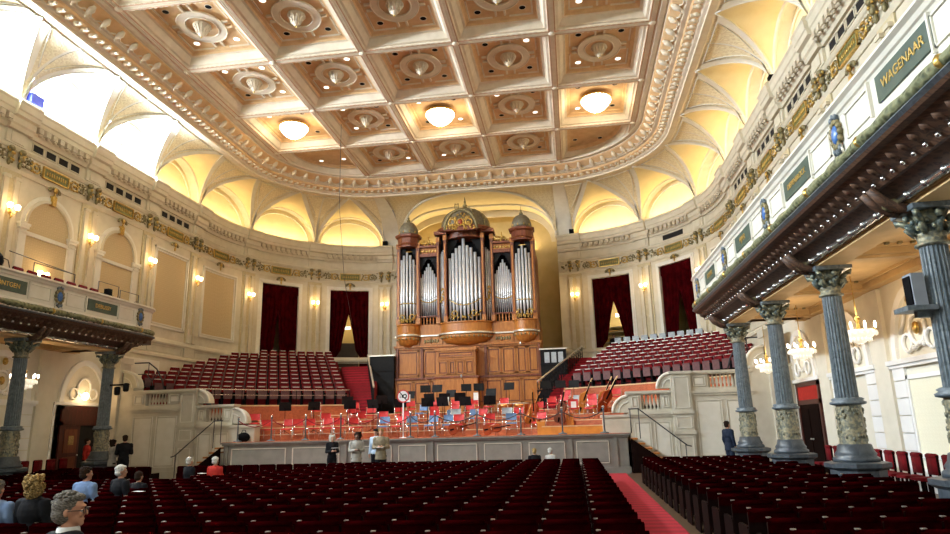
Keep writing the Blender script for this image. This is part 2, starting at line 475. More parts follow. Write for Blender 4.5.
            for (w,d,o) in ((.13,.09,.0),(.10,.05,.13)):
                m.box(c-1.27-o-w,c-1.27-o,0,d,5.3,11.0+o+w); m.box(c+1.27+o,c+1.27+o+w,0,d,5.3,11.0+o+w); m.box(c-1.27-o-w,c+1.27+o+w,0,d,11.0+o,11.0+o+w,6)
    # lower frames (dado panels)
    m.use('cream')
    for a,b in zip(SB,SB[1:]):
        if a<24 : continue
        frame(m,a+.6,b-.6,5.75,6.1,.04,.03)
    trim(m)

# --- lunette vault
def COVE(t,h=2.15): return 14.1+h*math.sqrt(max(0,1-(1-t)**2))
def P(side,s,t,z):
    a=W(side,s,0,z); b=F(side,s,0,z)
    return (a[0]+(b[0]-a[0])*t, a[1]+(b[1]-a[1])*t, z)
cell=MB(); cell.use('vault',True); span=MB(); span.use('spandrel',True); ribs=MB(); ribs.use('white_paint',True)
nw=0
for side in (-1,1):
    for bi,(a,b) in enumerate(zip(SB,SB[1:])):
        c=(a+b)/2; h=(b-a)/2-.06
        fs=lambda q: c+q*h
        cell.grid(lambda i,j: (lambda q: P(side,fs(q),j*(1-abs(q)),14.1+2.15*math.sqrt(max(0,1-q*q))))(-cos(PI*i)), 24, 5)
        # reveal behind the arch and back panel
        back=[]
        for i in range(17):
            q=-cos(PI*i/16); back.append((fs(q),14.1+2.15*math.sqrt(max(0,1-q*q))))
        for (s0,z0),(s1,z1) in zip(back,back[1:]):
            cell.use('white_paint'); cell.poly([W(side,s0,0,z0),W(side,s1,0,z1),W(side,s1,-.45,z1),W(side,s0,-.45,z0)])
            cell.use('vault')
        isw = (side==-1 and b<29)
        m=MB(); m.use('daylight_pane' if isw else 'vault')
        for (s0,z0),(s1,z1) in zip(back,back[1:]):
            m.poly([W(side,s0,-.45,14.05),W(side,s1,-.45,14.05),W(side,s1,-.45,z1),W(side,s0,-.45,z0)])
        if isw:
            m.T=lambda s,d,z: W(side,s,d,z); m.use('white_paint')
            for k in (-.5,0,.5):
                zt=14.1+2.15*math.sqrt(1-k*k); m.box(fs(k)-.035,fs(k)+.035,-.44,-.38,14.1,zt)
            m.box(fs(-.85),fs(.85),-.44,-.38,15.2,15.26)
            nw+=1; struct(m.build('window_%d'%nw, fix=False))
        else:
            # concentric inner arch moulding on blind lunettes
            m.T=None; m.use('white_paint',True)
            m.tube([W(side,fs(q*.86),-.40,14.1+2.15*.86*math.sqrt(max(0,1-q*q))) for q in [-cos(PI*i/16) for i in range(17)]],.05,5)
            trim(m)
        # outer arch moulding
        ribs.tube([W(side,s,.03,z) for s,z in back],.085,6)
        for e in (-1,1):
            span.grid(lambda i,j: (lambda q: P(side,fs(e*q),(1-q)+j*q,COVE((1-q)+j*q)))(sin(i*PI/2)), 12, 6)
            s1=c+e*(b-a)/2
            ribs.grid(lambda i,j: P(side,fs(e)+(s1-fs(e))*i,(1-cos(j*PI/2)),COVE(1-cos(j*PI/2))+.01),2,10)
            # flat white band following the groin
            def band(i,j):
                q=sin((.04+.96*i)*PI/2); t=1-q; w=(.07+.36*math.sqrt(t))/h; return P(side,fs(e*min(1,q+w*j)),t,COVE(t)-.045 if j>0 else 14.1+2.15*math.sqrt(max(0,1-q*q))-.05)
            ribs.grid(band,14,1)
            # groin rib
            pts=[]
            for k in range(13):
                q=sin(k/12*PI/2); pts.append(Vector(P(side,fs(e*q),1-q,14.1+2.15*math.sqrt(max(0,1-q*q))-.03)))
            ribs.tube(pts,[.03+.03*(k/12) for k in range(13)],5)
            # border fillet of the spandrel
            pts=[]
            for k in range(11):
                q=.30+.66*k/10; t=min(.92,(1-q)+.24+.0*k); pts.append(P(side,fs(e*q),t,COVE(t)-.02))
            ribs.tube(pts,.022,4)
            ribs.tube([P(side,fs(e*q),.92,COVE(.92)-.02) for q in (.32,.45,.6,.75,.9,1)],.022,4)
# centre bay over the organ niche
HC=lambda t: 2.62-.42*t
def niche_s(q): return 53.337-abs(q)*(53.337-SN)
def PX(q,t,z):
    sd=1 if q>=0 else -1
    return P(sd,niche_s(q),t,z)
arc=lambda q: math.sqrt(max(0,1-abs(q)**4))
cell.grid(lambda i,j: (lambda q: PX(q,j*(1-abs(q)**2),14.1+HC(j*(1-abs(q)**2))*arc(q)))(-cos(PI*i)), 40, 6)
for e in (-1,1):
    span.grid(lambda i,j: (lambda q,t: PX(e*q,t,14.1+HC(t)*math.sqrt(max(0,1-(1-t)**2))))(max(.001,i), (1-max(.001,i)**2)+j*max(.001,i)**2), 16, 6)
    ribs.grid(lambda i,j: P(e,SN-(SN-46.9)*i,1-cos(j*PI/2),COVE(1-cos(j*PI/2),2.15+.6*(1-i)*cos(j*PI/2)**2)-.02),3,10)
na=[(5.45*(-cos(PI*i/40)), 14.1+2.62*arc(-cos(PI*i/40))) for i in range(41)]
ribs.tube([(x,43.42,z) for x,z in na],.14,6)
pts=[]
for k in range(33):
    q=-cos(PI*k/32); t=1-abs(q)**2; p=PX(q,t,14.1+HC(t)*arc(q)-.03); pts.append(p)
ribs.tube(pts,.09,6)
for mm in (cell,span,ribs): struct(mm.build('ceiling', fix=False))
# niche
m=MB(); m.use('niche_olive')
for (x0,z0),(x1,z1) in zip(na,na[1:]):
    m.poly([(x0,43.4,z0),(x1,43.4,z1),(x1,46.2,z1),(x0,46.2,z0)])
    m.poly([(x0,46.2,0),(x1,46.2,0),(x1,46.2,z1),(x0,46.2,z0)])
for e in (-1,1): m.poly([(e*5.45,43.4,0),(e*5.45,46.2,0),(e*5.45,46.2,14.1),(e*5.45,43.4,14.1)])
# soffit band of the niche arch, lamp-lit yellow put into its colour
m.use('vault')
for (x0,z0),(x1,z1) in zip(na,na[1:]): m.poly([(x0*.985,43.4,14.1+(z0-14.1)*.985),(x1*.985,43.4,14.1+(z1-14.1)*.985),(x1*.985,44.6,14.1+(z1-14.1)*.985),(x0*.985,44.6,14.1+(z0-14.1)*.985)])
m.use('cream')
for (x0,z0),(x1,z1) in zip(na,na[1:]):
    m.poly([(x0*.985,44.6,14.1+(z0-14.1)*.985),(x1*.985,44.6,14.1+(z1-14.1)*.985),(x1*.93,44.6,14.1+(z1-14.1)*.80),(x0*.93,44.6,14.1+(z0-14.1)*.80)])
    m.poly([(x0*.93,44.6,14.1+(z0-14.1)*.80),(x1*.93,44.6,14.1+(z1-14.1)*.80),(x1*.93,44.75,14.1+(z1-14.1)*.80),(x0*.93,44.75,14.1+(z0-14.1)*.80)])
struct(m.build('wall_front', fix=False))

# --- ceiling frame
FR=[(-.12,16.27),(0,16.22),(.28,16.22),(.30,16.30),(.42,16.34),(.46,16.42),(.80,16.50),(.84,16.60),(1.0,16.62),(1.05,16.72),(1.45,16.92),(1.52,16.98),(1.56,17.06),(1.62,17.0),(1.80,17.0),(1.85,17.1)]
fpath=[(sd,s) for sd in (1,) for s in [S0]+srange(4,32.4,6)+srange(32.4,SEND,.55)[1:]+[50.8,53.337]]
fpath+=[(-1,s) for (_,s) in fpath[::-1]][1:]
m=MB()
rows=[[m.addv(F(sd,s,p[0],p[1])) for p in FR] for sd,s in fpath]
for a,b in zip(rows,rows[1:]):
    for k in range(len(FR)-1):
        m.use('ceiling_light' if k in (0,1,2,3,4,7,8,11,12,13,14) else 'ceiling_tan'); m.face((a[k],b[k],b[k+1],a[k+1]))
# modillions and lambrequin drops, evenly stepped along the frame
def flen(off):
    out=[]; tot=0; prev=None
    full=[(1,S0+ (i)*.1) for i in range(int((53.337-S0)/.1)+1)]
    full+=[(-1,s) for _,s in full[::-1]]
    for sd,s in full:
        p=Vector(F(sd,s,off,0))
        if prev is not None: tot+=(p-prev).length
        prev=p; out.append((tot,sd,s))
    return out
def along(off, step):
    L=flen(off); nxt=0; res=[]
    for i,(t,sd,s) in enumerate(L):
        if t>=nxt:
            res.append((sd,s)); nxt+=step
    return res
def fmap(sd,s,off):
    p=Vector(F(sd,s,off,0)); q=Vector(F(sd,s+.05,off,0)); 
    if (q-p).length<1e-6: q=Vector(F(sd,s-.05,off,0)); t=p-q
    else: t=q-p
    t.normalize(); nrm=Vector(F(sd,s,off+.1,0))-p; nrm.normalize()
    return p,t,nrm
m.smooth=False
for sd,s in along(.66,.40):
    if s<6: continue
    p,t,n=fmap(sd,s,.60)
    m.use('gilt_stone' if False else 'ceiling_light')
    m.T=lambda a,b,z: (p.x+t.x*a+n.x*b,p.y+t.y*a+n.y*b,z)
    m.smooth=True; m.ball((0,0,16.44),(.13,.13,.10),6,4); m.smooth=False
    m.box(-.05,.05,-.13,.20,16.36,16.46)
for sd,s in along(1.25,.78):
    if s<6: continue
    p,t,n=fmap(sd,s,1.2)
    m.T=lambda a,b,z: (p.x+t.x*a+n.x*b,p.y+t.y*a+n.y*b,z)
    m.use('ceiling_light',True)
    m.tube([(0,-.10,16.60),(0,.02,16.68),(0,.14,16.76),(0,.26,16.88)],[.03,.10,.13,.05],6)
    m.ball((0,-.10,16.56),(.04,.04,.09),6,4)
    for e in (-1,1): m.tube([(e*.12,0,16.74),(e*.28,-.12,16.68),(e*.42,-.10,16.68)],.035,4)
    m.smooth=False
m.T=None
struct(m.build('ceiling', fix=False))

# --- coffers
XB=[-9.85,-5.91,-1.97,1.97,5.91,9.85]
YB=[37.35-4.49*k for k in range(11)]
m=MB(); 
ZB,ZT=17.05,17.58
def coffer(m,x0,x1,y0,y1,rosette=True,corner=None):
    # x0<x1, y0<y1 clear opening; stepped recess
    steps=[(0,ZB),(.02,17.12),(.12,17.14),(.26,17.40),(.36,17.42),(.40,17.50),(.50,17.52),(.52,ZT)]
    r=[]
    for o,z in steps: r.append([m.addv(p) for p in ((x0+o,y0+o,z),(x1-o,y0+o,z),(x1-o,y1-o,z),(x0+o,y1-o,z))])
    for k,(a,b) in enumerate(zip(r,r[1:])):
        m.use('ceiling_light' if k in (0,1,2,3) else 'ceiling_tan')
        for i in range(4): m.face((a[i],a[(i+1)%4],b[(i+1)%4],b[i]))
    m.use('ceiling_tan'); m.face(r[-1])
beam=.16
cof=[]
for j in range(len(YB)-1):
    for i in range(5):
        x0,x1=XB[i]+beam,XB[i+1]-beam; y1,y0=YB[j]-beam,YB[j+1]+beam
        if j==0 and i in (0,4): continue
        coffer(m,x0,x1,y0,y1); cof.append((i,j,(x0+x1)/2,(y0+y1)/2))
# corner coffers with a quarter-round outer edge
cc=[]
for e in (-1,1):
    x0,x1=5.91+beam,9.85-beam; y0,y1=YB[1]+beam,YB[0]-beam
    def ring(o):
        R=3.3-o; cx,cy=x1-3.3,y1-3.3
        pts=[(x0+o,y0+o),(x1-o,y0+o)]+[(cx+R*cos(t*PI/16),cy+R*sin(t*PI/16)) for t in range(9)]+[(x0+o,y1-o)]
        return pts
    steps=[(0,ZB),(.02,17.12),(.12,17.14),(.26,17.40),(.36,17.42),(.40,17.50),(.50,17.52),(.52,ZT)]
    rr=[[m.addv((e*x,y,z)) for x,y in ring(o)] for o,z in steps]
    for k,(a,b) in enumerate(zip(rr,rr[1:])):
        m.use('ceiling_light' if k<4 else 'ceiling_tan')
        for i in range(len(a)): m.face((a[i],a[(i+1)%len(a)],b[(i+1)%len(a)],b[i]))
    m.use('ceiling_tan'); m.face(rr[-1])
    # beam infill between round edge and frame
    outer=[(x,y) for x,y in ring(0)]
    m.use('ceiling_light')
    for k in range(2,10):
        a,b=outer[k],outer[k+1]
        o1=(a[0]+.55,a[1]+.55) ; o2=(b[0]+.55,b[1]+.55)
        m.poly([(e*a[0],a[1],ZB),(e*b[0],b[1],ZB),(e*o2[0],o2[1],ZB+.02),(e*o1[0],o1[1],ZB+.02)])
    cc.append((e*(x0+x1)/2-e*.3,(y0+y1)/2-.3))
# beams with paired fillets
m.use('ceiling_light')
for k,x in enumerate(XB):
    ymax=YB[0] if 0<k<5 else YB[0]-3.3
    m.box(x-beam,x+beam,YB[-1],ymax,ZB,ZB+.08)
    m.use('fillet')
    for o in (-.12,.12): m.box(x+o-.02,x+o+.02,YB[-1],ymax,ZB-.03,ZB)
    m.use('ceiling_light')
    for o in (-.05,.05): m.box(x+o-.018,x+o+.018,YB[-1],ymax,ZB-.035,ZB)
for k,y in enumerate(YB):
    xm=9.85 if k else 6.4
    m.box(-xm,xm,y-beam,y+beam,ZB+.001,ZB+.081)
    m.use('fillet')
    for o in (-.12,.12): m.box(-xm,xm,y+o-.02,y+o+.02,ZB-.029,ZB)
    m.use('ceiling_light')
    for o in (-.05,.05): m.box(-xm,xm,y+o-.018,y+o+.018,ZB-.034,ZB)
    if y>12:
        for q in range(int(2*xm/.22)):
            for o in (-.17,.17): m.box(-xm+.22*q,-xm+.22*q+.10,y+o-.02,y+o+.02,ZB-.02,ZB+.02)
m.use('ceiling_tan')
for x in XB:
    for y in YB:
        if abs(x)>9 and y>37: continue
        m.use('ceiling_light',True); m.ball((x,y,ZB-.03),(.15,.15,.06),8,4); m.smooth=False
# carved figure inside each coffer
LAMPS={(0,1):'left',(2,1):'centre',(4,1):'right'}
def figure(m,cx,cy):
    m.use('ceiling_light',True)
    for (r,t) in ((.92,.035),(.62,.035)):
        m.tube([(cx+r*cos(k*PI/12),cy+r*1.12*sin(k*PI/12),ZT-.08) for k in range(24)],t,5,closed=True)
    m.smooth=False
    for k in range(24):
        q=[(r*cos(a*PI/12),r*1.12*sin(a*PI/12)) for r,a in ((.64,k),(.90,k),(.90,k+1),(.64,k+1))]
        m.prism(q,lambda u,v,t:(cx+u,cy+v,t),ZT-.08,ZT)
    for ex in (-1,1):
        for ey in (-1,1):
            # raised L-shaped corner frames
            m.box(*sorted((cx+ex*.34,cx+ex*1.26)),*sorted((cy+ey*1.50,cy+ey*1.56)),ZT-.05,ZT)
            m.box(*sorted((cx+ex*1.22,cx+ex*1.28)),*sorted((cy+ey*.34,cy+ey*1.56)),ZT-.05,ZT)
    m.use('ceiling_light',False)
    ax=1.16; ay=1.4
    for e in (-1,1):
        m.box(cx+e*.92-.0*e if e>0 else cx-ax, cx+ax if e>0 else cx-.92, cy-.22,cy-.14,ZT-.09,ZT); m.box(cx+.92 if e>0 else cx-ax, cx+ax if e>0 else cx-.92, cy+.14,cy+.22,ZT-.09,ZT)
        m.box(cx-.22,cx-.14, cy+1.03 if e>0 else cy-ay, cy+ay if e>0 else cy-1.03,ZT-.09,ZT); m.box(cx+.14,cx+.22, cy+1.03 if e>0 else cy-ay, cy+ay if e>0 else cy-1.03,ZT-.09,ZT)
    m.use('ceiling_tan',True); m.lathe([(.80,0),(.74,-.06),(.66,-.02)],(cx,cy,ZT),20,cap=False)
for i,j,cx,cy in cof:
    if cy>10 and (i,j) not in LAMPS: figure(m,cx,cy)
# closed top
m.use('ceiling_tan'); m.box(-14.6,14.6,S0,47,18.1,18.2)
struct(m.build('ceiling', fix=False))
# hidden upper closure between frame and roof
# ================================================================ GALLERIES
YEND=24.3
def text_mesh(txt, size, depth=.01):
    cu=bpy.data.curves.new('t','FONT'); cu.body=txt; cu.size=size; cu.extrude=depth; cu.align_x='CENTER'; cu.align_y='CENTER'
    o=bpy.data.objects.new('t',cu); COL.objects.link(o)
    dg=bpy.context.evaluated_depsgraph_get(); dg.update()
    me=bpy.data.meshes.new_from_object(o.evaluated_get(dg)); bpy.data.objects.remove(o); bpy.data.curves.remove(cu)
    return me
COLY=[22.95-4.12*k for k in range(8)]
def gpath(e, d):
    # front line of the gallery at offset d outward from |x|=10.35 (towards the hall centre positive)
    x=10.35-d; r=.9
    pts=[(e*x,S0+.05),(e*x,5),(e*x,YEND-r)]
    cx,cy=x+r+d,YEND-r
    R=r+d
    for k in range(1,7):
        t=PI/2*k/6; pts.append((e*(cx-R*cos(t)),cy+R*sin(t)))
    pts.append((e*14.3,YEND+d))
    return pts
def gsweep(m,e,prof):
    rows=None
    cols=[[(x,y,p[1]) for x,y in gpath(e,p[0])] for p in prof]
    for a,b in zip(cols,cols[1:]):
        ia=[m.addv(p) for p in a]; ib=[m.addv(p) for p in b]
        for k in range(len(ia)-1): m.face((ia[k],ia[k+1],ib[k+1],ib[k]))
NAMES={-1:{20.89:'DEBUSSY',16.77:'RÖNTGEN'},1:{20.89:'DOPPER',16.77:'PIJPER',12.6:'DIEPENBROCK',8.4:'WAGENAAR'}}
for e in (-1,1):
    sn=SN_[e]
    G=thing('side_gallery','long %s-hand gallery with white panelled parapet, composer plaques and garland rim'%sn,'balcony',(e*10.35,10,5.3))
    def part(m,name): 
        o=m.build(name,G,fix=False); o.location=(-e*10.35,-10,-5.3); return o
    m=MB(); m.use('white_paint')
    gsweep(m,e,[(-.32,6.40),(-.32,6.62),(.12,6.62),(.14,6.56),(.08,6.52),(.05,6.46),(.02,6.44),(0,6.40),(0,5.82),(.03,5.80),(.05,5.74)])
    # panels
    ys=sorted(COLY+[YEND+.2])
    for y in COLY:
        c=y-2.06
        for (a,b) in ((c-1.72,c-.86),(c+.86,c+1.72)):
            for (y0,y1,z0,z1) in ((a,b,5.94,5.965),(a,b,6.34,6.365),(a,a+.03,5.94,6.365),(b-.03,b,5.94,6.365)):
                xs=sorted((e*10.35,e*(10.35-.025))); m.box(xs[0],xs[1],y0,y1,z0,z1)
        for yy in (c-.86,c+.82): 
            xs=sorted((e*10.35,e*(10.35-.05))); m.box(xs[0],xs[1],yy,yy+.04,5.88,6.42)
    for yy in (22.3,23.2):
        pass
    part(m,'parapet')
    # garland roll and rim
    m=MB(); m.use('garland',True)
    pth=[(x,y,5.64) for x,y in gpath(e,.10)]
    full=[]
    for a,b in zip(pth,pth[1:]):
        n=max(1,int((Vector(b)-Vector(a)).length/.22))
        for k in range(n): full.append(Vector(a).lerp(Vector(b),k/n))
    m.tube(full,[.065+.035*abs(sin(i*.75)) for i in range(len(full))],7)
    part(m,'garland')
    for i in range(6,len(full),10):
        if full[i].y>6:
            m=MB(); m.use('gold',True); m.ball(full[i]+Vector((-e*.02,0,0)),(.10,.06,.10),8,5); part(m,'garland_ribbon')
    m=MB(); m.use('stone_gray')
    gsweep(m,e,[(.02,5.54),(.17,5.52),(.20,5.48),(.14,5.44)])
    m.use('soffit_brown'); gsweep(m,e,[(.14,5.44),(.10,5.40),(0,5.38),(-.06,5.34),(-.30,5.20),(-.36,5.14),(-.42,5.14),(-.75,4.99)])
    part(m,'soffit')
    y=6.0; m=MB()
    m.use('chrome',True); m.ball((e*10.62,0,5.18),(.04,.05,.04),6,4)
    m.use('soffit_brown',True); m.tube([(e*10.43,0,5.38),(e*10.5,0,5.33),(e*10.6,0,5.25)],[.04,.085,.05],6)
    pm=m.mesh('soffit_drop')
    while y<YEND-.5:
        link('soffit_drop',pm,G,(-e*10.35,-10+y,-5.3)); y+=.31
    # soffit brackets above the columns
    for y in COLY:
        if y<4: continue
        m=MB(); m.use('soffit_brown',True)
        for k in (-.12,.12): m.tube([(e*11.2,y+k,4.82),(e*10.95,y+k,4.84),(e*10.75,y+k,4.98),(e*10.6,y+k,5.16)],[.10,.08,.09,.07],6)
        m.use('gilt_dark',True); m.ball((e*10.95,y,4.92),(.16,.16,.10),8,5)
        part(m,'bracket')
    # architrave with silvered roll
    m=MB(); m.use('soffit_tan'); x0,x1=sorted((e*11.08,e*11.75)); m.box(x0,x1,S0+.05,23.4,4.90,5.06); 
    x0,x1=sorted((e*11.12,e*11.65)); m.box(x0,x1,S0+.05,23.35,4.84,4.92)
    m.use('chrome',True); m.tube([(e*11.03,S0+.1,4.96),(e*11.03,23.42,4.96)],.06,6); m.tube([(e*11.03,23.42,4.96),(e*11.7,23.42,4.96)],.05,6)
    y=5
    while y<23.3: m.ball((e*11.01,y,4.96),(.075,.05,.075),6,4); y+=.52
    m.smooth=False
    part(m,'architrave')
    # deck and coffered ceiling under the gallery
    m=MB(); m.use('soffit_tan'); x0,x1=sorted((e*11.1,e*13.99))
    m.poly([(x0,S0+.05,5.22),(x1,S0+.05,5.22),(x1,YEND-.1,5.22),(x0,YEND-.1,5.22)])
    for y in COLY:
        if y<2: continue
        m.box(x0,x1,y-.22,y+.22,5.06,5.22); m.box(x0,x1,y-.10,y+.10,5.0,5.06)
        for yy in (y-.42,y-3.75): m.box(x0+.45,x1-.35,yy,yy+.05,5.16,5.22)
        for xx in (x0+.42,x1-.4): m.box(xx,xx+.05,y-3.7,y-.42,5.16,5.22)
        m.use('gilt_dark')
        for k in range(8): m.box((x0+x1)/2-.9+.25*k,(x0+x1)/2-.82+.25*k,y-.58,y-.50,5.17,5.215)
        m.use('soffit_tan')
    xs=sorted((e*13.7,e*14.0)); m.box(xs[0],xs[1],S0+.05,YEND-.1,5.02,5.22)
    part(m,'underside')
    m=MB(); m.use('floor_wood'); x0,x1=sorted((e*10.67,e*14.3)); m.box(x0,x1,S0+.05,YEND-.02,5.24,5.50); m.use('carpet_red'); m.box(x0,x1,S0+.05,YEND-.4,5.5,5.52)
    part(m,'deck')
    # plaques
    for yc,nm in NAMES[e].items():
        xs=sorted((e*10.35,e*(10.35-.03)))
        m=MB(); m.use('plaque_green'); m.box(xs[0],xs[1],yc-.74,yc+.74,5.97,6.36)
        p=m.build('name_plaque',G); p.location=(-e*10.35,-10,-5.3)
        me=text_mesh(nm,.20 if len(nm)<9 else .155); me.materials.append(MATS['letter_gold'])
        t=link('lettering',me,p); t.location=(e*(10.35-.032),yc,6.165); t.rotation_euler=(PI/2,0,-e*PI/2)
    # cartouches with blue enamel
    for y in COLY:
        if y<4: continue
        m=MB(); m.use('gilt_dark',True); X=e*(10.35-.04)
        for k in range(12):
            t=2*PI*k/12; m.ball((X,y+.16*cos(t),6.16+.21*sin(t)),(.05,.055,.065),6,4)
        m.use('stone_gray',True)
        for (dy,dz) in ((0,.31),(-.09,.27),(.09,.27),(0,-.30),(-.10,-.26),(.10,-.26)): m.ball((X,y+dy,6.16+dz),(.05,.055,.07),6,4)
        m.use('brass_plate'); m.tube([(X,y-.13,5.95),(X,y-.16,5.78)],.02,4); m.tube([(X,y+.13,5.95),(X,y+.16,5.78)],.02,4)
        c=m.build('cartouche',G); c.location=(-e*10.35,-10,-5.3)
        m=MB(); m.use('blue_enamel',True); m.ball((X-e*.01,y,6.16),(.05,.12,.16),10,7)
        m.build('enamel_shield',c)
# -------- columns
def make_column():
    t=thing('gallery_column','x','column')
    m=MB(); m.use('slate'); m.lathe([(.60,0),(.60,.12),(.50,.16),(.50,.72),(.60,.78),(.60,.86),(.52,.88)],n=8,a0=PI/8,a1=2*PI+PI/8)
    m.build('plinth',t)
    m=MB(); m.use('slate',True); m.lathe([(.42,.88),(.42,.95),(.36,.99),(.38,1.03),(.33,1.10),(.31,1.20),(.28,1.22)],n=20); m.build('base_bell',t)
    m=MB(); m.use('gilt_stone',True); m.lathe([(.25,1.22),(.245,1.6),(.235,1.98)],n=20,cap=False)
    R=random.Random(5)
    for k in range(70):
        a=R.uniform(0,2*PI); z=R.uniform(1.28,1.92); m.ball((.242*cos(a),.242*sin(a),z),(.035,.035,.05),5,3)
    m.build('ornamented_drum',t)
    m=MB(); m.use('stone_gray',True); m.lathe([(.25,1.98),(.33,2.0),(.34,2.04),(.28,2.07),(.31,2.10),(.26,2.13)],n=20); m.build('collar',t)
    m=MB(); m.use('stone_gray'); n=20
    prof=[]
    for z,r in ((2.13,.215),(3.2,.203),(4.22,.188)): prof.append((r,z))
    rings=[]
    for r,z in prof:
        ring=[]
        for k in range(n*4):
            a=2*PI*k/(n*4); rr=r*(1 if k%4 in (0,1) else .88); ring.append(m.addv((rr*cos(a),rr*sin(a),z)))
        rings.append(ring)
    for a,b in zip(rings,rings[1:]):
        for i in range(n*4): j=(i+1)%(n*4); m.face((a[i],a[j],b[j],b[i]))
    m.build('fluted_shaft',t)
    m=MB(); m.use('gilt_stone',True); m.lathe([(.18,4.22),(.24,4.24),(.24,4.27),(.19,4.30),(.20,4.38),(.23,4.42)],n=16)
    m.build('necking',t)
    m=MB(); m.use('capital_green',True); m.lathe([(.20,4.42),(.20,4.6),(.28,4.76)],n=12)
    for k in range(8):
        a=2*PI*k/8
        m.tube([(.20*cos(a),.20*sin(a),4.42),(.28*cos(a),.28*sin(a),4.53),(.35*cos(a),.35*sin(a),4.56)],[.05,.06,.02],5)
        for q in range(3): b_=a+(q-1)*.25; m.ball((.27*cos(b_),.27*sin(b_),4.50+.05*q),(.04,.04,.05),5,3)
    for k in range(4):
        a=PI/4+PI/2*k
        m.tube([(.24*cos(a),.24*sin(a),4.58),(.36*cos(a),.36*sin(a),4.67),(.46*cos(a),.46*sin(a),4.71),(.43*cos(a),.43*sin(a),4.64)],[.05,.05,.05,.03],6)
        m.ball((.31*cos(a+PI/4),.31*sin(a+PI/4),4.68),(.06,.06,.06),6,4)
    m.use('stone_gray',False); m.box(-.36,.36,-.36,.36,4.76,4.84)
    m.build('capital',t)
    return t
col0=make_column(); first=True
for e in (-1,1):
    for k,y in enumerate(COLY):
        if y<4 or (e<0 and y<12): continue
        lab='grey marble %s column under the %s gallery, %s from the stage'%('fluted',SN_[e],ORD[k])
        if first: col0.location=(e*11.42,y,0); col0['label']=lab; col0['group']='gallery columns'; first=False
        else: dup(col0,(e*11.42,y,0),0,lab,'gallery columns')
# speakers on the nearest right column
t=thing('column_speaker','grey loudspeaker clamped to the right gallery column nearest the camera','speaker',(11.12,10.62,3.3))
m=MB(); m.use('speaker_gray'); m.box(-.14,.04,-.13,.13,.02,.52); m.use('black'); m.box(-.16,-.14,-.10,.10,.05,.48); m.build('cabinet',t)
m=MB(); m.use('stone_gray'); m.box(-.30,.12,-.22,.22,-.05,.02); m.box(-.10,.30,-.05,.05,-.14,-.05); m.build('bracket',t)
# black wall fixtures on the left column by the door
t=thing('stage_spotlight','black spotlight cluster clamped to the left gallery column nearest the stage','spotlight',(-11.15,22.85,3.6))
m=MB(); m.use('black'); m.box(-.05,.55,-.04,.04,-.03,.03); m.build('arm',t)
for (x,z) in ((.25,-.22),(.6,-.10)):
    m=MB(); m.use('black_gloss',True); m.lathe([(.06,-.16),(.10,-.12),(.11,.12),(.06,.16)],(x,0,z),10); m.build('lamp_head',t)

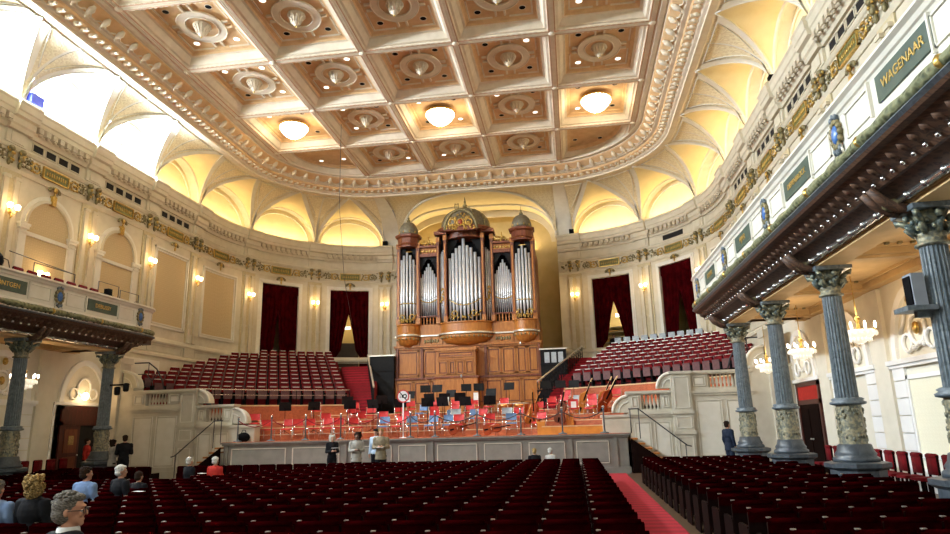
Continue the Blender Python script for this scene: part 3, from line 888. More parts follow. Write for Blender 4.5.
# -------- lower walls behind the galleries
for e in (-1,1):
    m=MB(); 
    m.T=lambda s,d,z: (e*(14.3-d),s,z)
    m.use('lower_cream'); m.box(S0,30,0.0,.28,0,5.25)
    m.use('lower_white')
    m.box(S0,26.4,.28,.36,0,.35); m.box(S0,26.4,.28,.33,.35,.5)
    for y in COLY:
        if y<4: continue
        # rusticated pilaster between bays
        m.use('lower_cream'); m.box(y-.42,y+.42,.28,.38,.35,5.0)
        m.use('lower_white')
        for q in (-.8,.8):
            for k in range(6): m.box(y+q-.30,y+q+.30,.28,.345,.5+.42*k,.5+.42*k+.395)
        c=y-2.06
        m.box(c-1.7,c+1.7,.28,.42,2.98,3.10); m.box(c-1.66,c+1.66,.28,.38,2.90,2.98)
        for i in range(16):
            (a0,b0),(a1,b1)=arch_pts(16)[i],arch_pts(16)[i+1]
            m.prism([(c+1.16*a0,3.10+1.5*b0),(c+1.38*a0,3.10+1.72*b0),(c+1.38*a1,3.10+1.72*b1),(c+1.16*a1,3.10+1.5*b1)],lambda u,v,t:(u,t,v),.28,.37)
        m.use('soffit_tan' ) if False else None
        # relief medallion in the tympanum
        m.use('lower_white',True)
        m.tube([(c+.36*cos(k*PI/8),.33,3.72+.36*sin(k*PI/8)) for k in range(16)],.05,5,closed=True)
        for q in (-1,1):
            m.tube([(c+q*.55+.22*cos(k*PI/6),.33,3.45+.22*sin(k*PI/6)) for k in range(12)],.045,5,closed=True)
            m.tube([(c+q*.2,.33,4.1),(c+q*.42,.33,4.22),(c+q*.62,.33,3.95),(c+q*.85,.33,3.7)],.045,5)
        for k in range(6): m.ball((c-.25+.1*k,.36,3.34+.05*sin(k)),(.07,.05,.07),5,3)
        m.use('gold',True); m.ball((c,.40,4.42),(.12,.08,.14),6,4); m.ball((c,.36,3.75),(.14,.06,.16),6,4)
        m.smooth=False
        m.use('panel_lower'); 
        if not(22<c<26) and not (abs(y-22.95)<.1):
            m.box(c-.86,c+.86,.28,.30,.85,2.6)
            m.use('lower_white')
            for (a,b,z0,z1) in ((c-.95,c-.86,.76,2.7),(c+.86,c+.95,.76,2.7),(c-.95,c+.95,.76,.85),(c-.95,c+.95,2.6,2.7)): m.box(a,b,.28,.34,z0,z1)
    # bay beside the stage
    c=25.0
    m.use('lower_white',False)
    m.box(c-1.6,c+1.3,.28,.42,2.98,3.10)
    for i in range(16):
        (a0,b0),(a1,b1)=arch_pts(16)[i],arch_pts(16)[i+1]
        m.prism([(c+1.10*a0,3.10+1.5*b0),(c+1.32*a0,3.10+1.72*b0),(c+1.32*a1,3.10+1.72*b1),(c+1.10*a1,3.10+1.5*b1)],lambda u,v,t:(u,t,v),.28,.37)
    m.use('lower_white',True)
    m.tube([(c+.36*cos(k*PI/8),.33,3.72+.36*sin(k*PI/8)) for k in range(16)],.05,5,closed=True)
    for q in (-1,1): m.tube([(c+q*.55+.22*cos(k*PI/6),.33,3.45+.22*sin(k*PI/6)) for k in range(12)],.045,5,closed=True)
    for q in (-1.25,1.15):
        for k in range(6): m.smooth=False; m.box(c+q-.18,c+q+.18,.28,.345,.5+.42*k,.5+.42*k+.395)
    trim(m)
# doors
for e,yc,n in ((-1,24.95,1),(1,24.6,2)):
    D=bpy.data.objects.new('door_%d'%n,None); COL.objects.link(D); D['kind']='structure'; D.location=(e*13.98,yc,0)
    m=MB(); m.use('door_red'); xs=sorted((0,-e*.10))
    m.box(xs[0],xs[1],-1.12,-.98,0,2.95); m.box(xs[0],xs[1],.98,1.12,0,2.95); m.box(xs[0],xs[1],-1.12,1.12,2.2,2.36); m.box(xs[0],xs[1],-1.12,1.12,2.82,2.95)
    m.use('cloth_red' if e>0 else 'door_red'); m.box(xs[0]+.02,xs[1]-.02,-.98,.98,2.36,2.82)
    m.build('door_frame',D)
    for q in (-1,1):
        m=MB(); m.use('door_red' if e<0 else 'seat_wood'); xx=sorted((-e*.02,-e*.07))  # right leaves near-black: the dark of an open doorway put into colour
        if q*(-1)>0 or e>0:
            m.box(xx[0],xx[1],min(0,q*.98),max(0,q*.98),0,2.2)
            xx=sorted((-e*.07,-e*.09)); m.use('organ_dark' if e<0 else 'seat_wood')
            for z0,z1 in ((.2,1.0),(1.15,2.05)): m.box(xx[0],xx[1],min(q*.14,q*.84),max(q*.14,q*.84),z0,z1)
            if e<0: m.use('hair_blond'); m.box(xx[0]-.0,xx[1]+.01,min(q*.34,q*.62),max(q*.34,q*.62),1.45,1.8)
            l=m.build('door_leaf',D)
            m=MB(); m.use('brass_plate',True); m.ball((-e*.13,q*.10,1.05),(.035,.03,.03),6,4); m.build('door_handle',l)
        else:
            m.use('dark_hole'); m.box(xx[0],xx[0]+.02,min(0,q*.98),max(0,q*.98),0,2.2); m.build('doorway',D)
# ================================================================ ORGAN
OY=37.5
ORG=thing('pipe_organ','tall carved pipe organ in red-brown wood with domed towers above the stage','organ',(0,OY,2.6))
def op(m,name,par=None,fix=True):
    o=m.build(name,par or ORG,fix=fix)
    if par is None: o.location=(0,-OY,-2.6)
    return o
m=MB(); m.use('organ_wood')
m.box(-4.2,4.2,OY+.35,42.6,2.5,7.0)
def opanel(x0,x1,z0,z1,y,w=.09):
    m.use('organ_dark'); m.box(x0,x1,y-.012,y,z0,z1)
    m.use('organ_wood')
    for a,b,c,d in ((x0,x0+w,z0,z1),(x1-w,x1,z0,z1),(x0,x1,z0,z0+w),(x0,x1,z1-w,z1)): m.box(a,b,y-.06,y,c,d)
    m.box(x0+w+.07,x1-w-.07,y-.035,y,z0+w+.07,z1-w-.07)
# base zone: plinth course, ledge, upper panels
m.box(-4.3,4.3,OY+.15,OY+.4,2.5,4.45); m.use('organ_dark'); m.box(-4.42,4.42,OY+.05,OY+.4,4.45,4.56)
for k in range(8): 
    x=-4.15+1.04*k; opanel(x,x+.98,3.0,4.35,OY+.15,.08)
for (a,b) in ((-4.15,-2.85),(-2.55,-1.75),(1.15,1.95),(2.0,2.8),(2.85,3.45),(3.5,4.15)): opanel(a,b,4.65,6.15,OY+.35)
m.use('organ_dark')
for x in (-4.2,-2.72,1.02,4.08): m.box(x,x+.14,OY+.2,OY+.36,4.5,6.3)
m.use('organ_wood'); m.box(-4.26,4.26,OY+.22,OY+.4,6.2,6.3); m.box(-4.3,4.3,OY+.12,OY+.4,6.3,6.42)
for k in range(12): x=-4.1+.69*k; m.box(x,x+.60,OY+.27,OY+.36,6.45,6.9)
for x in (-2.45,1.75):
    m.use('gilt_dark',True); 
    for k in range(6): m.ball((x+.15*k,OY+.26,6.66),(.07,.04,.12),6,4)
    m.smooth=False
op(m,'lower_case')
m=MB(); m.use('organ_wood'); m.box(-1.72,.72,36.75,OY+.4,2.5,4.45); m.box(-1.62,.62,36.85,OY+.4,4.45,6.0)
m.use('organ_dark'); m.box(-1.82,.80,36.68,OY+.3,4.42,4.52); m.use('organ_wood'); m.box(-1.72,.70,36.76,OY+.3,5.95,6.10); m.box(-1.62,.62,36.80,36.86,5.45,5.53)
for a,b in ((-1.5,-.95),(-.88,-.52),(-.45,-.02),(.05,.52)): opanel(a,b,4.62,5.38,36.85,.06)
opanel(-1.5,.5,5.58,5.9,36.85,.05)
op(m,'console_case')
# corbels and towers
TW=[(-3.45,.66),(3.45,.66)]
for cx,r in TW+[(0,1.5)]:
    yc = OY+.35
    m=MB(); m.use('organ_dark' if False else 'organ_wood',True)
    sy=1.0 if r<1 else .55
    m.lathe([(.12,6.28),(r*.45,6.34),(r*.8,6.5),(r*.98,6.75),(r*1.04,6.92)],(cx,yc,0),24,a0=PI,a1=2*PI,sy=sy)
    m.use('gilt_dark',True)
    for k in range(9 if r<1 else 17):
        t=PI+PI*(k+.5)/(9 if r<1 else 17); m.ball((cx+r*1.0*cos(t),yc+r*1.0*sin(t)*sy,6.80),(.05,.05,.09),6,4)
    if cx==3.45: m.use('chrome',True); m.ball((cx-.3,yc-.55,6.25),(.07,.07,.16),6,4)
    m.smooth=False; op(m,'corbel')
    m=MB(); m.use('brass_plate'); m.lathe([(r*1.12,6.95),(r*1.12,7.04)],(cx,yc,0),24,a0=PI,a1=2*PI,sy=sy)
    m.use('organ_wood'); m.lathe([(r*1.05,7.04),(r*1.0,7.12),(r*1.0,7.55),(r*1.06,7.6),(r*1.06,7.66)],(cx,yc,0),24,a0=PI,a1=2*PI,sy=sy)
    op(m,'tower_ledge')
m=MB(); m.use('brass_plate'); m.box(-4.25,4.25,OY+.22,OY+.5,6.95,7.02); m.use('organ_wood'); m.box(-4.2,4.2,OY+.35,42.6,7.0,7.66)
op(m,'ledge')
# upper case carcass
m=MB(); m.use('organ_dark')
m.box(-4.12,4.12,39.4,42.6,7.6,12.3)
m.box(-4.12,-4.02,OY+.35,39.5,7.6,12.9); m.box(4.02,4.12,OY+.35,39.5,7.6,12.9)
m.use('black'); m.box(-4.05,4.05,OY+.95,OY+1.0,7.6,12.3); m.box(-1.7,1.7,OY+.9,OY+1.0,12.3,13.1)
op(m,'upper_case')
def obar(x,w,y,d,z0,z1,name='case_pilaster'):
    m=MB(); m.use('organ_dark'); m.box(x-w/2,x+w/2,y,y+d,z0,z1); m.use('organ_wood'); m.box(x-w/2-.03,x+w/2+.03,y-.03,y+d,z0,z0+.35); m.box(x-w/2-.03,x+w/2+.03,y-.03,y+d,z1-.3,z1); m.box(x-w*.22,x+w*.22,y-.025,y,z0+.5,z1-.5)
    return op(m,name)
for x in (-4.03,-2.85,2.85,4.03): obar(x,.20,OY+.12,.5,7.66,12.6)
for x in (-1.62,1.62): obar(x,.16,OY+.15,.5,7.66,12.9)
for x in (-1.12,1.12): obar(x,.16,OY-.22,.4,7.66,12.9)
# cornices over side towers
for cx,r in TW:
    yc=OY+.35
    m=MB(); m.use('organ_dark'); m.lathe([(r*1.0,12.35),(r*1.02,12.45),(r*1.10,12.5),(r*1.0,12.6),(r*1.0,12.9),(r*1.22,12.98),(r*1.25,13.1),(r*1.0,13.16)],(cx,yc,0),8,a0=PI/8,a1=2*PI+PI/8); op(m,'tower_cornice')
    m=MB(); m.use('dome_gray',True); m.lathe([(.56,13.14),(.60,13.3),(.58,13.5),(.50,13.72),(.34,13.92),(.14,14.02),(.08,14.08)],(cx,yc,0),20)
    m.use('gold',True)
    for k in range(10):
        t=2*PI*k/10; m.ball((cx+.59*cos(t),yc+.59*sin(t),13.3),(.05,.05,.08),5,3)
    d=op(m,'dome')
    m=MB(); m.use('gilt_dark',True); m.lathe([(.10,14.06),(.13,14.12),(.05,14.2),(.07,14.3),(.02,14.36),(.005,14.62)],(cx,yc,0),10); m.build('finial',d)
# flats' entablature and cresting
for e in (-1,1):
    m=MB(); m.use('organ_dark'); x0,x1=sorted((e*1.66,e*2.80)); m.box(x0,x1,OY+.2,39.4,11.75,11.95); m.box(x0-.05,x1+.05,OY+.1,39.4,12.3,12.42); m.use('organ_wood'); m.box(x0,x1,OY+.3,39.4,11.9,12.3); m.use('organ_dark'); m.box(x0,x1,OY+.9,39.4,12.3,12.75)
    m.box(x0,x1,OY+.5,39.4,12.42,12.52)
    op(m,'entablature')
    m=MB(); m.use('gold',True)
    for k in range(6): m.ball((x0+.13+.18*k,OY+.28,12.10),(.07,.04,.10),6,4)
    R=random.Random(9)
    for k in range(22): m.ball((x0+.1+R.random()*.95,OY+.42,12.5+R.random()*.32),(.06,.04,.07),5,3)
    m.tube([((x0+x1)/2,OY+.42,12.5),((x0+x1)/2,OY+.42,13.05)],.035,5)
    op(m,'crest')
# centre cornice, dome, cartouche
m=MB(); m.use('organ_dark')
for (r,z0,z1) in ((1.22,12.7,12.86),(1.05,12.86,13.12),(1.72,13.12,13.22),(1.78,13.22,13.30)):
    m.lathe([(r,z0),(r,z1)],(0,OY+.75,0),24,sy=.95)
for e in (-1,1): x0,x1=sorted((e*1.05,e*1.8)); m.box(x0,x1,OY-.1,OY+1,13.0,13.2)
op(m,'centre_cornice')
m=MB(); m.use('dome_gray',True); m.lathe([(1.38,13.28),(1.46,13.5),(1.44,13.8),(1.30,14.1),(1.06,14.38),(.72,14.6),(.32,14.72),(.16,14.74)],(0,OY+.75,0),32); 
m.use('gilt_dark',True)
for k in range(12):
    t=2*PI*k/12
    m.tube([((r+.02)*cos(t),OY+.75+(r+.02)*sin(t),z) for r,z in ((1.38,13.3),(1.46,13.5),(1.44,13.8),(1.30,14.1),(1.06,14.38),(.72,14.6),(.32,14.72))],.035,4)
cd=op(m,'centre_dome')
m=MB(); m.use('gilt_dark',True); m.lathe([(.20,14.7),(.24,14.8),(.10,14.9),(.16,15.0),(.05,15.1),(.07,15.2),(.01,15.55)],(0,OY+.75,0),12); m.build('finial',cd)
m=MB(); m.use('gilt_dark',True)
for e in (-1,1): m.tube([(-.42,OY+.2,14.55),(-.42+e*.10,OY+.2,14.62),(-.42+e*.13,OY+.2,14.78),(-.42+e*.09,OY+.2,14.98)],.028,5)
m.tube([(-.52,OY+.2,14.93),(-.32,OY+.2,14.93)],.02,4)
for k in range(4): m.tube([(-.47+.033*k,OY+.2,14.6),(-.47+.033*k,OY+.2,14.93)],.006,3)
op(m,'lyre')
m=MB(); R=random.Random(4)
m.use('gilt_dark',True); m.tube([(.95*cos(PI*k/12),OY-1.04,12.95+1.2*sin(PI*k/12)) for k in range(13)],.08,6)
m.use('gold',True)
for k in range(110):
    t=R.uniform(0,PI); r=R.uniform(.2,.86); m.ball((r*cos(t),OY-1.08+R.uniform(-.05,.05),12.95+r*sin(t)*1.1),(.06,.05,.07),5,3)
for q in (-.5,0,.5): m.tube([(q+.2*cos(k*PI/6),OY-1.14,13.35+.2*sin(k*PI/6)) for k in range(12)],.04,5,closed=True)
m.use('varnish_red',True); m.ball((0,OY-1.16,13.38),(.14,.06,.17),8,6)
m.smooth=False
m.use('organ_dark'); m.box(-.98,.98,OY-1.05,OY-.9,12.9,13.2)
op(m,'gilt_cartouche')
# pipe fields
NP=[0]
def pipe(x,y,r,z0,z1,mz):
    NP[0]+=1
    m=MB(); m.use('pipe_metal',True)
    m.lathe([(r*.35,z0),(r,mz),(r,z1)],(x,y,0),10)
    m.use('black'); m.smooth=False; m.box(x-r*.45,x+r*.45,y-r*1.02,y-r*.9,mz+.01,mz+.05)
    m.use('pipe_metal',True); m.tube([(x-r*.6,y-r*.8,mz+.06),(x,y-r*1.06,mz+.20),(x+r*.6,y-r*.8,mz+.06)],.012,4)
    op(m,'pipe')
def shade(xs, ztop, y, x0, x1, zc, arch=True, seed=1):
    # carved black pipe shade with toothed pointed lower edge
    m=MB(); m.use('black_gloss'); n=12; c=(x0+x1)/2; h=(x1-x0)/2
    pts=[]
    for k in range(n*2+1):
        u=-1+k/n; z=zc+(ztop-zc)*(1-abs(u)**1.5)
        if k%2: z-=.0
        else: z-=.13
        pts.append((c+u*h,z))
    m.prism([(x1,ztop+.25),(x0,ztop+.25)]+pts, lambda u,v,t:(u,t,v), y, y+.04)
    return op(m,'pipe_shade')
# centre field: 9 pipes
for k in range(9):
    u=(k-4)/4; pipe(u*.88, OY-.02-.28*(1-u*u)+.1, .093, 7.72, 12.6-1.1*abs(u)**1.0-(.15 if k in(3,5) else 0), 8.55+.42*abs(u))
shade(None,13.0,OY+.25,-1.06,1.06,11.6)
# flats: 9 slim pipes each
for e in (-1,1):
    for k in range(9):
        u=(k-4)/4; pipe(e*2.24+u*.47, OY+.42, .052, 8.15, 11.35-.85*abs(u), 9.15+.25*abs(u)-.1)
    shade(None,11.75,OY+.36,e*2.24-.56,e*2.24+.56,10.75)
    # narrow flank pipes
    for k in range(3): pipe(e*(1.27+.10*k), OY+.22+.06*k, .045, 7.75, 12.1-.1*k, 8.6+.1*k)
    # tower: 7 pipes in a half round
    for k in range(7):
        t=PI+PI*(k+.9)/7.8; u=(k-3)/3; pipe(e*3.45+.50*cos(t), OY+.40+.46*sin(t), .072, 7.75, 12.0-.72*abs(u)**1.3, 8.75 if e>0 else 8.85)
    shade(None,12.45,OY+.30,e*3.45-.52,e*3.45+.52,11.5)
    # balusters below the flats
    m=MB(); m.use('organ_dark'); m.box(e*2.24-.56,e*2.24+.56,OY+.25,OY+.5,8.08,8.16)
    m.use('organ_wood',True)
    for k in range(6): m.lathe([(.05,7.66),(.05,7.72),(.03,7.76),(.045,7.9),(.03,8.02),(.05,8.08)],(e*2.24-.48+.19*k,OY+.34,0),8)
    m.smooth=False; m.use('black'); m.box(e*2.24-.56,e*2.24+.56,OY+.45,OY+.5,7.6,8.08)
    op(m,'baluster_rail')
# gilt bands across the pipe mouths and feet
for (cx,hw,y,z,sag,foot) in ((0,.95,OY-.34,9.0,.40,8.0),(-2.24,.52,OY+.34,9.15,.18,None),(2.24,.52,OY+.34,9.15,.18,None),(-3.45,.5,OY-.14,8.9,.0,7.95),(3.45,.5,OY-.14,8.8,.0,7.95)):
    m=MB(); m.use('gold',True)
    m.tube([(cx+hw*u/6,y+(.25*(u/6)**2 if sag!=.18 else 0),z-sag*(1-(u/6)**2)) for u in range(-6,7)],.03,5)
    if foot:
        R=random.Random(11)
        for k in range(26): 
            u=R.uniform(-1,1); m.ball((cx+hw*u,y+.25*u*u,foot-.16+R.uniform(0,.32)*(.35+abs(u))),(.055,.04,.065),5,3)
        for u in (-.6,.6): m.tube([(cx+hw*u+.16*cos(k*PI/6),y+.05,foot+.12+.16*sin(k*PI/6)) for k in range(12)],.03,5,closed=True)
    op(m,'gilt_band')
for e in (-1,1):
    m=MB(); m.use('gold',True); R=random.Random(2)
    for k in range(18): m.ball((e*1.38+R.uniform(-.12,.12),OY+.12,9.3+R.uniform(-.4,.4)),(.05,.04,.07),5,3)
    for q in range(8): m.ball((e*3.45-.42+.12*q,OY-.28+.35*((q-3.5)/3.5)**2,12.48+.03*(q%2)),(.05,.04,.06),5,3)
    op(m,'gilt_mask')
# ================================================================ STAGE
SH=1.38
m=MB(); m.use('stage_wood')
m.box(-7.7,7.7,25.25,26.6,SH-.08,SH); m.box(-13.9,13.9,26.6,44,SH-.08,SH)
m.use('stage_wood')
def sector(m,R0,R1,a0,a1,z0,z1,cy,xl=13.9,ymin=26.6,ymax=99,step=3):
    n=max(2,int((a1-a0)/step)); top=[];
    def lim(R,a):
        m_=89.
        if R>xl: m_=min(m_,math.degrees(math.asin(xl/R)))
        if R>ymin-cy>0: m_=min(m_,math.degrees(math.acos((ymin-cy)/R)))
        return max(-m_,min(m_,a))
    def pt(R,i):
        b0,b1=lim(R,a0),lim(R,a1); a=b0+(b1-b0)*i/n
        return R*sin(rad(a)), min(ymax,cy+R*cos(rad(a)))
    ins=[pt(R0,i) for i in range(n+1)]; out=[pt(R1,i) for i in range(n+1)]
    A=[m.addv((x,y,z0)) for x,y in ins]; B=[m.addv((x,y,z1)) for x,y in ins]; C=[m.addv((x,y,z1)) for x,y in out]; D=[m.addv((x,y,z0)) for x,y in out]
    for i in range(n):
        m.face((A[i],A[i+1],B[i+1],B[i])); m.face((B[i],B[i+1],C[i+1],C[i])); m.face((C[i],C[i+1],D[i+1],D[i]))
    m.face((A[0],B[0],C[0],D[0])); m.face((A[n],D[n],C[n],B[n]))
struct(m.build('floor',fix=False))
RISE=[(20.0,1.64),(21.8,1.92),(23.5,2.2),(25.0,2.48)]
def hz(x,y):
    R=math.hypot(x,y-8); z=SH
    for r,h in RISE:
        if R>=r: z=h
    return z
m=MB(); m.use('stage_wood')
for k,(r,h) in enumerate(RISE):
    r1=RISE[k+1][0] if k<3 else 36
    sector(m,r,r1,-42,42,SH-.02,h,8.0,xl=13.9,ymin=26.7)
m.use('maple')
for k,(r,h) in enumerate(RISE):
    sector(m,r-.02,r+.03,-24,24,h-.03,h+.005,8.0,ymin=26.7,step=1.5)
struct(m.build('floor',fix=False))
# stage front panelling
m=MB(); m.use('stage_panel'); m.box(-7.75,7.75,25.12,25.3,0,SH-.05); m.box(-7.85,7.85,25.0,25.35,SH-.06,SH+.0); m.box(-7.8,7.8,25.05,25.3,SH-.12,SH-.06); m.box(-7.8,7.8,25.04,25.3,0,.22); m.use('stage_wood'); m.box(-7.8,7.8,25.02,25.4,SH,SH+.015)
piers=[-7.7,-3.05,-2.55,.40,5.55,7.0,7.7]
m.use('stage_panel')
for x in (-7.62,-2.8,.55,5.7,7.3): m.box(x-.07,x+.07,25.07,25.14,.2,SH-.1)
segs=[(-7.5,-5.1),(-5.0,-2.95),(-2.65,-.9),(-.8,.42),(.68,2.35),(2.45,4.0),(4.1,5.58),(5.82,7.15),(7.38,7.7)]
for a,b in segs:
    m.use('stage_panel_in'); m.box(a+.12,b-.12,25.10,25.125,.42,1.08) if b-a>.4 else None
    m.use('side_plaster')
    if b-a>.4:
        for (x0,x1,z0,z1) in ((a+.08,b-.08,.36,.39),(a+.08,b-.08,1.11,1.14),(a+.08,a+.11,.36,1.14),(b-.11,b-.08,.36,1.14)): m.box(x0,x1,25.085,25.125,z0,z1)
trim(m)
# side walls with balustrades
for e in (-1,1):
    m=MB(); m.T=lambda x,y,z: (e*x,y,z); m.use('side_plaster')
    def wallseg(x0,x1,y,zb,zt,nb):
        # zb cornice level, zt rail level
        m.box(x0,x1,y,y+.45,0,zb)
        m.box(x0-.05,x1+.02,y-.10,y+.5,zb-.10,zb-.03); m.box(x0-.03,x1,y-.06,y+.48,zb-.18,zb-.10); m.box(x0,x1,y-.05,y+.45,0,.3)
        m.box(x0,x1,y,y+.45,zb,zb+.10); m.box(x0-.08,x1+.05,y-.08,y+.5,zt-.09,zt); m.box(x0-.04,x1+.02,y-.04,y+.46,zt-.13,zt-.09)
        w=(x1-x0); q0=x0+w*.30; q1=x0+w*.74
        m.box(x0,q0,y+.02,y+.42,zb,zt-.1); m.box(q1,x1,y+.02,y+.42,zb,zt-.1)
        m.smooth=True
        for k in range(nb):
            x=q0+(q1-q0)*(k+.5)/nb; h=zt-.1-zb-.1
            m.lathe([(.06,0),(.06,.04),(.03,.07),(.065,h*.35),(.05,h*.55),(.028,h*.75),(.045,h*.9),(.06,h)],(x,y+.22,zb+.1),8)
        m.smooth=False
        pp=[(x0+.12,q0-.1,zb+.16,zt-.2),(q1+.1,x1-.1,zb+.16,zt-.2),(x0+.15,x0+w*.48,.45,zb-.35),(x0+w*.55,x1-.12,.45,zb-.35)]
        for (a,b,c,d) in pp:
            if b-a<.12: continue
            m.use('white_paint')
            for (p,q,r,s) in ((a,b,c,c+.025),(a,b,d-.025,d),(a,a+.025,c,d),(b-.025,b,c,d)): m.box(p,q,y-.03,y+.02,r,s)
            m.box(a+.08,b-.08,y-.012,y+.02,c+.08,d-.08)
            m.use('side_plaster')
    def pier(x0,x1,y,zm,zt):
        m.box(x0,x1,y,y+.6,0,zt-.1); m.box(x0-.06,x1+.06,y-.08,y+.66,zt-.10,zt); m.box(x0-.05,x1+.05,y-.06,y+.62,zm-.1,zm); m.box(x0-.05,x1+.05,y-.06,y+.62,1.28,1.4); m.box(x0-.06,x1+.06,y-.07,y+.62,0,.35)
        m.use('white_paint')
        for (c,d) in ((.45,1.2),(1.5,zm-.2),(zm+.1,zt-.2)):
            if d-c<.2: continue
            for (p,q,r,s) in ((x0+.08,x1-.08,c,c+.03),(x0+.08,x1-.08,d-.03,d),(x0+.08,x0+.11,c,d),(x1-.11,x1-.08,c,d)): m.box(p,q,y-.025,y,r,s)
        m.use('side_plaster')
    def volute(x,y,z,r):
        # quarter-round scroll rising towards +x
        pts=[(x+r-r*cos(PI/2*k/8), z+r*sin(PI/2*k/8)) for k in range(9)]
        m.prism(pts+[(x+r,z)], lambda u,v,t:(u,t,v), y, y+.42)
        m.use('white_paint',True); m.tube([(u,y-.02,v) for u,v in pts],.055,6); m.tube([(x+r-.62*r*cos(PI/2*k/8),y-.02,z+.62*r*sin(PI/2*k/8)) for k in range(9)],.022,4)
        m.use('side_plaster',False)
    wallseg(7.95,9.55,26.05,2.12,2.9,5)
    volute(7.35,26.1,2.12,.62)
    m.box(6.95,7.95,26.0,26.5,SH,1.95); m.box(6.88,8.0,25.95,26.55,1.95,2.05)
    pier(9.55,10.25,25.9,2.12,3.58)
    wallseg(10.25,12.5,26.05,2.85,3.58,7)
    volute(9.05,26.1,2.98,.56)
    pier(12.35,13.1,25.9,3.55,4.5) if False else None
    m.box(12.5,13.95,26.05,26.6,0,3.62); m.box(12.45,13.95,25.98,26.65,3.62,3.72)
    m.box(13.1,13.7,25.9,26.6,0,4.95); m.box(13.04,13.76,25.84,26.66,4.75,5.0); m.box(13.04,13.76,25.84,26.66,0,.4)
    volute(12.35,26.1,3.72,.7)
    o=trim(m)
    m=MB(); m.T=lambda x,y,z: (e*x,y,z); m.use('floor_wood'); m.box(7.9,13.95,26.5,28.2,SH,2.4); trim(m)
    # steps from floor to stage with a handrail
    t=thing('stage_steps','wooden steps with dark handrail at the %s end of the stage front'%SN_[e],'steps',(e*7.85,25.5,0))
    for k in range(7):
        m=MB(); m.use('varnish_amber' if False else 'organ_wood'); xs=sorted((e*.24*k,e*(.24*k+.26))); h=SH-(k+1)*.1725; 
        m.box(xs[0],xs[1],-.42,.42,max(0,h-.06),h+.0); m.use('maple'); xf=e*(.24*k+.26); m.box(min(xf,xf-e*.02),max(xf,xf-e*.02),-.42,.42,h-.02,h+.004)
        m.build('tread',t)
    m=MB(); m.use('seat_wood'); m.prism([(0,0),(0,SH-.17),(1.7,0)],lambda u,v,q:(e*u,q,v),-.44,-.42); m.build('stringer',t)
    m=MB(); m.use('iron',True)
    m.tube([(0,-.40,SH+.85),(e*.35,-.40,SH+.85),(e*1.95,-.40,.92),(e*2.1,-.40,.88)],.022,6)
    for x,z0,z1 in ((.05,SH,SH+.85),(.35,SH-.2,SH+.85),(1.9,0,.95)): m.tube([(e*x,-.40,z0),(e*x,-.40,z1)],.018,5)
    m.build('handrail',t)

# ================================================================ CHOIR TERRACES
RZ=lambda R: 3.58+(R-14.8)*.335      # floor of a row
m=MB(); m.use('carpet_red')
for (a0,a1,R0) in ((-80,-24.5,12.6),(23,80,14.2)):
    R=R0; first_=True
    while R<22.3:
        amax=a1 if a1>0 else -a0
        sector(m,R,R+.82,a0,a1,SH,RZ(R+.5),21.5,xl=14.25,ymin=26.75,ymax=43,step=2.5)
        R+=.82
# front fascia in orange wood
for (a0,a1,R0) in ((-80,-24.5,12.55),(23,80,14.15)):
    m.use('stage_wood'); sector(m,R0-.05,R0+.04,a0,a1,SH,RZ(R0+.5)-.02,21.5,xl=14.2,ymin=26.72,step=2.5)
    m.use('maple'); sector(m,R0-.09,R0+.05,a0,a1,RZ(R0+.5)-.05,RZ(R0+.5)+.01,21.5,xl=14.2,ymin=26.7,step=2.5)
# wall aisle floor
struct(m.build('floor',fix=False))
